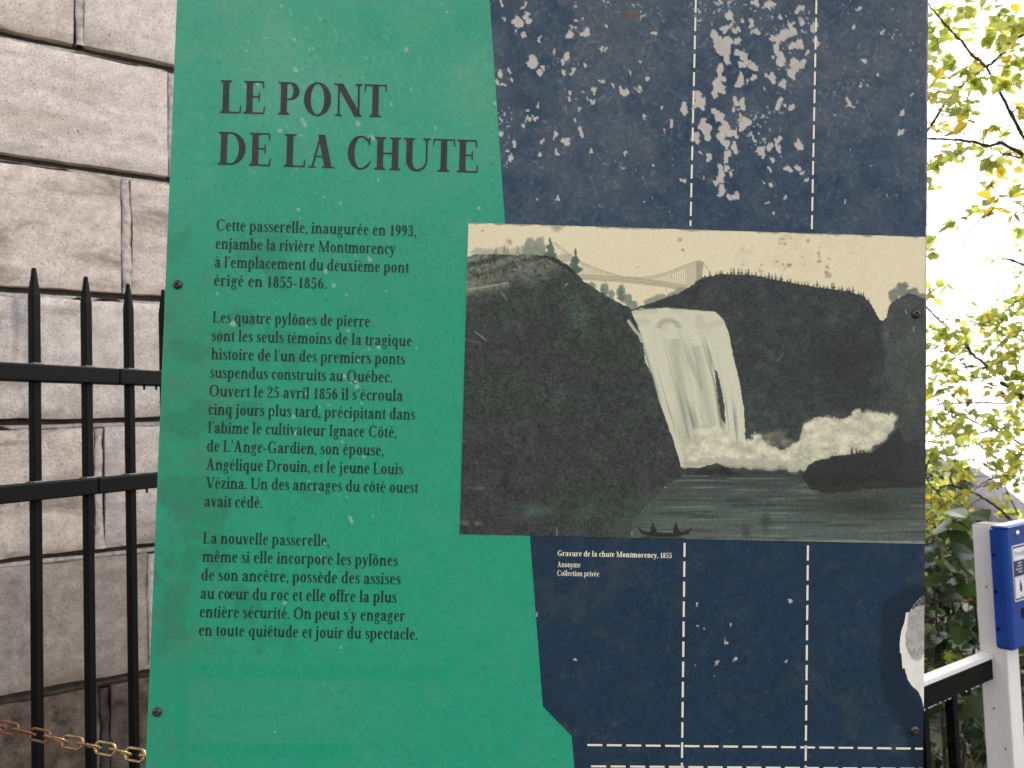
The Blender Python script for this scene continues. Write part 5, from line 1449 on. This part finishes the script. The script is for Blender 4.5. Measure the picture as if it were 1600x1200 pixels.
def grow_tree(name, label, cat, base, limbs, clusters, twigZ, nparts, mats, size, seed, berries=(), spread_z=0.35, kind='s', dens=1.0):
    rg = random.Random(seed); base = np.asarray(base, float)
    t = empty(name, base, label, cat)
    pts_all = []
    for (px, Z0, Z1, r0, r1, nm) in limbs:
        P = limb_pts(px, Z0, Z1, 0.04, rg); R = np.linspace(r0, r1, len(P))
        R = [r*(1+0.12*rg.gauss(0, 1)) for r in R]
        mb = MB(); mb.tube([p-base for p in P], R, 7)
        obj(nm, mb.mesh(nm, BARK, True), t)
        pts_all += P
    pa = np.array(pts_all)
    leaves = []; tw = MB()
    for (x, y, rpx, n, mk) in clusters:
        n = int(round(n*dens))
        Z = twigZ+rg.gauss(0, spread_z)
        c = at(x, y, Z)
        j = np.argmin(np.linalg.norm((pa-c)*np.array([1, 0.7, 1]), axis=1)); q = pa[j]
        if np.linalg.norm(q-c) < 0.7:
            mid = (q+c)/2+np.array([rg.gauss(0, .03), rg.gauss(0, .03), rg.uniform(0.0, .05)])
            P = [q*(1-s)**2+mid*2*s*(1-s)+c*s*s for s in np.linspace(0, 1, 6)]
            tw.tube([p-base for p in P], np.linspace(0.0026, 0.0011, 6), 4)
        R_m = rpx*Z/FPX
        for k in range(n):
            d = np.array([rg.gauss(0, 1), rg.gauss(0, 1), rg.gauss(0, 1)])*R_m*np.array([0.55, 0.9, 0.55])
            p = c+d
            if k % 3 == 0: tw.tube([c-base, (c+p)/2-base+np.array([0, 0, 0.008]), p-base], [0.0012, 0.001, 0.0008], 3, False)
            m = mats[rg.choices(range(len(mats)), mk)[0]]
            leaves.append((p, leaf_frame(rg), size*rg.uniform(0.55, 1.25), m))
    if tw.v: tag(obj('twigs', tw.mesh('twigs', BARK), t), kind='stuff')
    # the leaves nearest the reader in view are parts, one by one; the rest is joined
    def inview(p):
        z = (p-CAM) @ FW; x = 800+FPX*((p-CAM) @ RT)/z; y = 600-FPX*((p-CAM) @ UP)/z
        return 1440 < x < 1610 and -10 < y < 1210
    vis = sorted([l for l in leaves if inview(l[0])], key=lambda l: -l[2]/((l[0]-CAM) @ FW))
    chosen = vis[:nparts]; ids = set(id(l) for l in chosen); nsh = len(SHAPES) if kind == 's' else len(BROAD)
    for p, R3, sz, m in chosen: put_leaf(t, base, p, R3, sz, leaf_mesh(kind, rg.randrange(nsh), m))
    for m in mats:
        leaf_cloud('foliage',
                   [(l[0], l[1], l[2]) for l in leaves if l[3] is m and id(l) not in ids], m, t, base, SHAPES if kind == 's' else BROAD)
    for (x, y, Z) in berries:
        c = at(x, y, Z)-base; r = rg.uniform(0.0055, 0.0075)
        mb = MB(); mb.lathe([(r*0.25, -r), (r*0.8, -r*0.6), (r, 0), (r*0.8, r*0.6), (r*0.3, r*0.95)], 9, Matrix.Translation(c))
        mb.tube([c+np.array([0, 0, r]), c+np.array([0.004, 0.003, r+0.02])], [0.0008, 0.0008], 3)
        obj('berry', mb.mesh('berry', BERRY, True), t)
    return t
BERRY = simple_mat('red_berry', (0.30, 0.022, 0.018), (0.46, 0.05, 0.03), 100, 0.3, 0.5, 0)

# apple-like tree whose limbs cross the sky at the upper right
T1 = at(1790, 1100, 4.6); T1[2] = terrain_height(np.array([T1[0]]), np.array([T1[1]]))[0]
lim1 = [([(1790, 1180), (1785, 900), (1770, 640), (1745, 420), (1700, 300), (1660, 255), (1600, 243)], 4.6, 4.1, 0.05, 0.011, 'trunk'),
        ([(1745, 420), (1730, 250), (1690, 60), (1640, -120), (1560, -260)], 4.5, 4.4, 0.030, 0.008, 'branch'),
        ([(1640, 330), (1612, 250), (1596, 210), (1570, 160), (1540, 105), (1518, 84), (1490, 52), (1470, 30), (1452, 8), (1430, -25)], 4.2, 4.0, 0.011, 0.0035, 'branch'),
        ([(1600, 243), (1566, 224), (1545, 228), (1520, 222), (1485, 218), (1450, 216), (1400, 212)], 4.1, 3.9, 0.011, 0.004, 'branch'),
        ([(1600, 250), (1570, 240), (1545, 229), (1530, 215), (1505, 208), (1478, 203), (1450, 192)], 4.05, 3.9, 0.0055, 0.002, 'branch'),
        ([(1690, 60), (1640, 40), (1590, 60), (1567, 82), (1550, 98), (1535, 108), (1515, 125), (1495, 142), (1475, 165), (1452, 200), (1425, 250)], 4.3, 3.9, 0.010, 0.0065, 'branch'),
        ([(1515, 125), (1503, 128), (1494, 140)], 4.0, 4.0, 0.004, 0.003, 'branch'),
        ([(1690, 20), (1600, -20), (1555, -10), (1540, 0), (1530, 25), (1520, 46)], 4.2, 4.0, 0.006, 0.002, 'branch'),
        ([(1570, 170), (1520, 164), (1480, 157), (1450, 150)], 4.0, 3.9, 0.0022, 0.0014, 'branch'),
        ([(1700, 380), (1640, 340), (1600, 322), (1580, 314), (1562, 308)], 4.2, 4.0, 0.006, 0.002, 'branch'),
        ([(1660, 255), (1610, 270), (1585, 262), (1560, 245)], 4.1, 4.0, 0.004, 0.002, 'branch')]
U = [8, 0.9, 2.2, 0.0]
cl1 = [(1475, 12, 20, 9, U), (1462, 40, 12, 5, U), (1512, 8, 20, 10, U), (1500, 28, 14, 5, U), (1560, 28, 26, 16, U), (1590, 38, 18, 10, U), (1465, 62, 12, 5, U), (1495, 44, 10, 4, U), (1578, 58, 18, 9, [6, 3, 1, 0]), (1548, 50, 10, 4, U),
       (1460, 98, 12, 5, U), (1488, 93, 10, 4, U), (1512, 112, 14, 7, U), (1526, 92, 11, 4, [1, 8, 0, 0]), (1588, 88, 14, 6, U), (1572, 105, 11, 5, U), (1472, 122, 12, 5, U), (1592, 118, 10, 4, U), (1456, 148, 11, 4, [2, 6, 1, 0]),
       (1500, 146, 14, 5, U), (1534, 122, 12, 5, U), (1570, 132, 12, 5, U), (1488, 172, 15, 8, U), (1512, 176, 15, 8, U), (1484, 191, 7, 2, [0, 9, 0, 0]), (1590, 172, 12, 5, U), (1548, 200, 9, 3, U), (1574, 208, 9, 3, U), (1460, 200, 9, 3, U),
       (1466, 248, 14, 7, U), (1500, 236, 14, 7, U), (1526, 234, 10, 3, [1, 7, 1, 0]), (1542, 252, 12, 5, U), (1566, 256, 11, 3, [1, 7, 1, 0]), (1592, 240, 12, 5, [2, 6, 1, 0]), (1548, 284, 10, 5, U), (1592, 292, 9, 4, U), (1455, 260, 8, 3, U), (1458, 292, 6, 2, U),
       (1507, 332, 13, 3, U), (1492, 345, 8, 2, U), (1455, 367, 4, 1, U), (1458, 394, 8, 3, U), (1556, 308, 11, 3, U), (1553, 325, 9, 3, [2, 6, 1, 0]), (1588, 326, 10, 3, [2, 5, 1, 0]), (1598, 355, 6, 2, U),
       (1466, 452, 12, 3, U), (1454, 462, 7, 2, [2, 4, 1, 0]), (1480, 447, 6, 1, U)]
rg_ = random.Random(77)
for k in range(60): cl1.append((rg_.uniform(1615, 1950), rg_.uniform(-250, 330), 26, 9, U))
for k in range(14): cl1.append((rg_.uniform(1340, 1430), rg_.uniform(-60, 280), 20, 6, U))
for k in range(14): cl1.append((rg_.uniform(1450, 1600), rg_.uniform(-140, -20), 22, 8, U))
grow_tree('apple_tree', 'tree with lime and yellow leaves against the white sky at the top right', 'tree', T1, lim1, cl1, 4.0, 230, [LF_LIME, LF_YELLOW, LF_GREEN, LF_RUST], 0.062, 21, dens=3.0)

# hawthorn-like tree below it: denser, small yellowing leaves, red berries
T2 = at(1700, 1100, 4.9); T2[2] = terrain_height(np.array([T2[0]]), np.array([T2[1]]))[0]
lim2 = [([(1700, 1150), (1690, 900), (1670, 720), (1640, 650), (1600, 624), (1585, 610), (1565, 598)], 4.9, 4.4, 0.035, 0.012, 'trunk'),
        ([(1640, 520), (1600, 517), (1570, 530), (1545, 562), (1530, 590)], 4.5, 4.3, 0.006, 0.003, 'branch'),
        ([(1690, 560), (1640, 540), (1605, 532), (1575, 526), (1550, 518), (1530, 512)], 4.4, 4.2, 0.007, 0.002, 'branch'),
        ([(1428, 462), (1447, 480), (1462, 494), (1478, 508)], 4.3, 4.3, 0.0065, 0.0055, 'branch'),
        ([(1510, 542), (1522, 556), (1538, 568), (1546, 576), (1556, 588)], 4.3, 4.3, 0.009, 0.007, 'branch'),
        ([(1445, 546), (1465, 549), (1485, 550), (1500, 562), (1514, 580), (1535, 596), (1560, 604)], 4.2, 4.3, 0.003, 0.0045, 'branch'),
        ([(1485, 550), (1490, 544), (1494, 541)], 4.2, 4.2, 0.0028, 0.002, 'branch'),
        ([(1480, 584), (1510, 588), (1545, 590), (1570, 588)], 4.25, 4.3, 0.004, 0.003, 'branch'),
        ([(1446, 633), (1480, 631), (1520, 629), (1560, 630), (1600, 628), (1660, 622)], 4.3, 4.4, 0.0035, 0.005, 'branch'),
        ([(1470, 638), (1500, 650), (1530, 662), (1560, 674), (1600, 696), (1650, 725)], 4.2, 4.5, 0.003, 0.0075, 'branch'),
        ([(1640, 640), (1600, 658), (1570, 668), (1545, 672), (1530, 678), (1518, 690)], 4.4, 4.2, 0.0055, 0.002, 'branch'),
        ([(1530, 694), (1545, 720), (1560, 745), (1575, 770), (1592, 805)], 4.2, 4.3, 0.0022, 0.004, 'branch'),
        ([(1468, 762), (1485, 758), (1505, 764), (1530, 775), (1552, 788), (1575, 808), (1600, 830), (1650, 870)], 4.0, 4.4, 0.005, 0.009, 'branch'),
        ([(1487, 736), (1484, 748), (1490, 758)], 4.0, 4.0, 0.004, 0.0045, 'branch'),
        ([(1524, 765), (1535, 755), (1552, 748), (1580, 745), (1610, 748)], 4.1, 4.3, 0.0025, 0.004, 'branch'),
        ([(1488, 652), (1490, 672), (1493, 700), (1493, 716)], 4.1, 4.1, 0.0022, 0.0015, 'branch'),
        ([(1446, 728), (1460, 715), (1475, 700), (1500, 692), (1520, 682)], 4.2, 4.2, 0.002, 0.0015, 'branch'),
        ([(1440, 810), (1460, 800), (1480, 785), (1504, 770)], 4.1, 4.0, 0.002, 0.0025, 'branch'),
        ([(1446, 740), (1450, 752), (1456, 760), (1470, 775)], 4.0, 4.0, 0.004, 0.003, 'branch'),
        ([(1514, 690), (1514, 720), (1513, 748)], 4.2, 4.2, 0.0016, 0.0012, 'branch')]
A_ = [7.5, 1.1, 2.6, 0.05]
cl2 = []
for (x, y, r, n) in ((1582, 478, 18, 11), (1560, 500, 18, 12), (1532, 500, 20, 13), (1500, 512, 18, 12), (1510, 540, 20, 14), (1478, 520, 14, 7), (1456, 512, 10, 4), (1455, 540, 10, 5), (1480, 545, 18, 10), (1550, 540, 18, 10), (1586, 545, 16, 10), (1560, 578, 18, 10),
                     (1590, 582, 18, 10), (1492, 588, 14, 6), (1460, 568, 12, 6), (1455, 600, 10, 4), (1530, 575, 14, 6), (1592, 512, 14, 8), (1574, 560, 14, 7), (1592, 610, 12, 5), (1475, 575, 12, 6)):
    cl2.append((x, y, r, n, A_))
for (x, y) in ((1500, 610), (1458, 612), (1555, 618), (1520, 622), (1492, 628), (1465, 618), (1540, 605), (1575, 612)): cl2.append((x, y, 8, 2, [2, 6, 1, 1]))
for (x, y, r, n) in ((1460, 652, 14, 8), (1490, 645, 10, 4), (1478, 668, 14, 7), (1500, 662, 12, 5), (1525, 642, 10, 4), (1550, 650, 12, 6), (1580, 650, 14, 8), (1592, 635, 10, 5), (1515, 672, 12, 5), (1470, 690, 14, 6), (1500, 690, 12, 6), (1540, 690, 12, 6),
                     (1560, 700, 12, 6), (1585, 672, 14, 7), (1590, 705, 12, 6), (1460, 712, 12, 7), (1490, 722, 9, 4), (1555, 718, 10, 5), (1540, 728, 8, 3), (1580, 730, 12, 6), (1465, 738, 14, 9), (1475, 755, 12, 7), (1505, 735, 8, 3), (1570, 742, 10, 4), (1592, 752, 10, 4), (1553, 752, 8, 3), (1568, 782, 6, 2), (1590, 720, 10, 5),
                     (1455, 780, 14, 10), (1475, 790, 14, 10), (1495, 775, 12, 7), (1462, 810, 14, 10), (1490, 812, 14, 8), (1512, 800, 10, 4), (1572, 805, 6, 2), (1585, 802, 6, 2), (1455, 835, 12, 8), (1480, 838, 12, 7), (1505, 835, 10, 4)):
    cl2.append((x, y, r, n, [7, 1.0, 3, 0.08]))
for k in range(70): cl2.append((rg_.uniform(1612, 1900), rg_.uniform(440, 900), 24, 9, A_))
for k in range(16): cl2.append((rg_.uniform(1330, 1430), rg_.uniform(480, 820), 18, 6, A_))
ber = [(1516, 655, 4.15), (1526, 653, 4.15), (1486, 677, 4.1), (1490, 680, 4.1), (1471, 684, 4.1), (1570, 683, 4.2), (1574, 694, 4.2), (1577, 693, 4.2), (1557, 703, 4.2), (1521, 719, 4.1), (1502, 751, 4.05), (1559, 763, 4.1), (1588, 756, 4.1), (1494, 825, 3.9), (1565, 737, 4.1)]
grow_tree('berry_tree', 'small tree with yellowing leaves, thin dark limbs and red berries above the blue box', 'tree', T2, lim2, cl2, 4.15, 290, [LF_LIME, LF_YELLOW, LF_GREEN, LF_RUST], 0.052, 33, ber, 0.3, dens=3.0)

# pale tree much farther off, bleached by the sky
T3 = at(1720, 780, 11.0); T3[2] = terrain_height(np.array([T3[0]]), np.array([T3[1]]))[0]
lim3 = [([(1720, 1000), (1715, 700), (1690, 520), (1640, 440), (1590, 410), (1560, 402)], 11, 10.6, 0.07, 0.008, 'trunk'), ([(1690, 520), (1650, 420), (1600, 365), (1580, 350)], 11, 10.6, 0.03, 0.006, 'branch')]
cl3 = [(1556, 402, 12, 12, [1]), (1545, 408, 7, 5, [1]), (1586, 392, 14, 16, [1]), (1590, 424, 16, 18, [1]), (1573, 446, 12, 12, [1]), (1591, 372, 12, 10, [1]), (1560, 445, 8, 5, [1]), (1594, 450, 12, 9, [1])]
for k in range(60): cl3.append((rg_.uniform(1610, 1820), rg_.uniform(330, 560), 22, 16, [1]))
grow_tree('pale_tree', 'distant pale yellow tree showing faintly through the gap in the leaves at the right edge', 'tree', T3, lim3, cl3, 10.6, 60, [LF_FAR], 0.075, 45, (), 0.4)

# broad-leaved dark shrub behind the railing
T4 = at(1490, 1150, 3.55); T4[2] = terrain_height(np.array([T4[0]]), np.array([T4[1]]))[0]
lim4 = [([(1480, 1240), (1472, 1100), (1466, 1000), (1460, 930), (1455, 880), (1462, 830)], 3.6, 3.5, 0.008, 0.003, 'stem'),
        ([(1500, 1240), (1515, 1080), (1525, 960), (1505, 890), (1492, 850), (1486, 815)], 3.6, 3.6, 0.008, 0.003, 'stem'),
        ([(1560, 1240), (1545, 1100), (1535, 1000), (1510, 960), (1490, 920)], 3.8, 3.6, 0.007, 0.003, 'stem'),
        ([(1430, 1240), (1445, 1060), (1465, 1010), (1500, 990), (1530, 965)], 3.6, 3.5, 0.006, 0.003, 'stem'),
        ([(1505, 835), (1500, 860), (1494, 890), (1498, 930)], 3.7, 3.6, 0.009, 0.006, 'stem')]
cl4 = []
for k in range(52):
    y = rg_.uniform(800, 1045); cl4.append((rg_.uniform(1446, 1538), y, 16, 4, [6, 3, 0.25, 0.12] if y > 890 else [5, 4, 0.8, 0.1]))
for k in range(40): cl4.append((rg_.uniform(1300, 1446), rg_.uniform(860, 1150), 18, 4, [6, 2, 0.3, 0]))
for k in range(40): cl4.append((rg_.uniform(1540, 1760), rg_.uniform(900, 1250), 18, 4, [6, 2, 0.3, 0]))
for k in range(26): cl4.append((rg_.uniform(1446, 1545), rg_.uniform(1040, 1220), 16, 4, [7, 1, 0.0, 0]))
grow_tree('broadleaf_shrub', 'shrub with large dark green leaves growing behind the low black railing', 'shrub', T4, lim4, cl4, 3.65, 240, [LF_DARK, LF_MID, LF_LIME, LF_RUST], 0.085, 57, [(1514, 938, 3.45), (1517, 936, 3.45), (1512, 940, 3.46)], 0.22, 'b')

# thicket beyond: closes the view down to the ground
def thicket(name, label, cat, seed, x0, x1, y0, y1, Z0, Z1, n, mats, wts, size):
    rg = random.Random(seed); base = at((x0+x1)/2, y1, (Z0+Z1)/2); base[2] = terrain_height(np.array([base[0]]), np.array([base[1]]))[0]
    t = empty(name, base, label, cat); tw = MB(); L_ = {i: [] for i in range(len(mats))}
    for k in range(n):
        x = rg.uniform(x0, x1); f_ = rg.random(); y = y0+(y1-y0)*f_+rg.gauss(0, 12); p = at(x, y, rg.uniform(Z0, Z1))
        L_[rg.choices(range(len(mats)), wts)[0]].append((p, leaf_frame(rg), size*rg.uniform(0.6, 1.3)))
    for k in range(26):
        x = rg.uniform(x0, x1); Z = rg.uniform(Z0, Z1); a_ = at(x, y1+40, Z); b_ = at(x+rg.uniform(-50, 50), rg.uniform(y0, (y0+y1)/2), Z)
        mid = (a_+b_)/2+np.array([rg.gauss(0, .08), 0, 0])
        tw.tube([a_*(1-s)**2+mid*2*s*(1-s)+b_*s*s-base for s in np.linspace(0, 1, 7)], np.linspace(0.007, 0.002, 7), 5)
    tag(obj('stems', tw.mesh('stems', BARK, True), t), kind='stuff')
    for i, m in enumerate(mats): leaf_cloud('foliage', L_[i], m, t, base, SHAPES+BROAD)
    return t
thicket('thicket', 'dark tangled thicket filling the slope behind the railing and the shrub', 'bushes', 61, 1380, 1720, 860, 1330, 4.3, 5.6, 4200, [LF_DARK, LF_MID], [8, 1.2], 0.075)
thicket('yellowing_bush', 'yellow green bush just under the berry tree beside the panel edge', 'bush', 63, 1370, 1505, 735, 920, 4.6, 5.4, 800, [LF_MID, LF_LIME, LF_YELLOW, LF_DARK], [4, 3.5, 0.6, 3], 0.06)
# far trees on the near end of the slope
HAZY = leaf_mat('hazy_far_leaf', (0.17, 0.19, 0.12), (0.28, 0.28, 0.15), 0.4)
for i, (x0, x1, y0, y1, n, lab_) in enumerate(((1400, 1474, 706, 775, 900, 'rounded grey green tree on the far slope nearest the panel edge'), (1474, 1520, 716, 775, 500, 'smaller grey green tree on the far slope beside the bare grey bank'))):
    rg = random.Random(70+i); c = at((x0+x1)/2, (y0+y1)/2, 58); base = c.copy(); base[2] = c[2]-6
    t = empty('far_tree', base, lab_, 'tree', 'trees on the far slope'); rx = (x1-x0)/2*58/FPX; rz = (y1-y0)/2*58/FPX; its = []
    for k in range(n):
        d = np.array([rg.gauss(0, 1), rg.gauss(0, 1), rg.gauss(0, 1)]); d = d/np.linalg.norm(d)*rg.uniform(0.4, 1.0)*np.array([rx, rx, rz])
        its.append((c+d*(1+0.2*math.sin(d[0]*3)), leaf_frame(rg), 0.42*rg.uniform(0.7, 1.3)))
    leaf_cloud('crown', its, HAZY, t, base)
    mb = MB(); mb.tube([np.array([0, 0, -3.0]), np.array([0.1, 0, 3]), np.array([0, 0, 6.0])], [0.28, 0.2, 0.1], 7); obj('trunk', mb.mesh('trunk', BARK, True), t)

# dry grass under the railing
GRASS = leaf_mat('dry_grass_blade', (0.10, 0.095, 0.04), (0.24, 0.20, 0.10), 0.3)
GREENG = leaf_mat('green_grass_blade', (0.03, 0.06, 0.015), (0.07, 0.10, 0.03), 0.3)
rg = random.Random(91); Vg, Fg, Vh, Fh = [], [], [], []
for k in range(520):
    s = rg.uniform(-1.9, 0.3); q_ = rg.uniform(0.06, 0.75)
    b_ = RAIL0*np.array([1, 1, 0])+WD*s+BACK*q_
    b_[2] = terrain_height(np.array([b_[0]]), np.array([b_[1]]))[0]-0.01
    h = rg.uniform(0.25, 0.66); le = rg.gauss(0, 0.12); le2 = rg.gauss(0, 0.10); w_ = rg.uniform(0.0018, 0.0035)
    VV, FF = (Vg, Fg) if rg.random() < 0.45 else (Vh, Fh)
    n0 = len(VV)
    for i in range(5):
        t_ = i/4; c = b_+np.array([le*t_*t_*1.6, le2*t_*t_*1.6, h*t_*(1-0.16*t_*t_)]); ww = w_*(1-t_*0.9)
        VV += [c+np.array([ww, 0, 0]), c-np.array([ww, 0, 0])]
    for i in range(4): FF.append((n0+2*i, n0+2*i+1, n0+2*i+3, n0+2*i+2))
tag(obj('dry_grass', mesh_of('dry_grass', Vg, Fg, GRASS)), 'dry yellow grass stems leaning under the black railing', 'grass', kind='stuff')
tag(obj('green_grass', mesh_of('green_grass', Vh, Fh, GREENG)), 'green grass blades growing under the black railing', 'grass', kind='stuff')
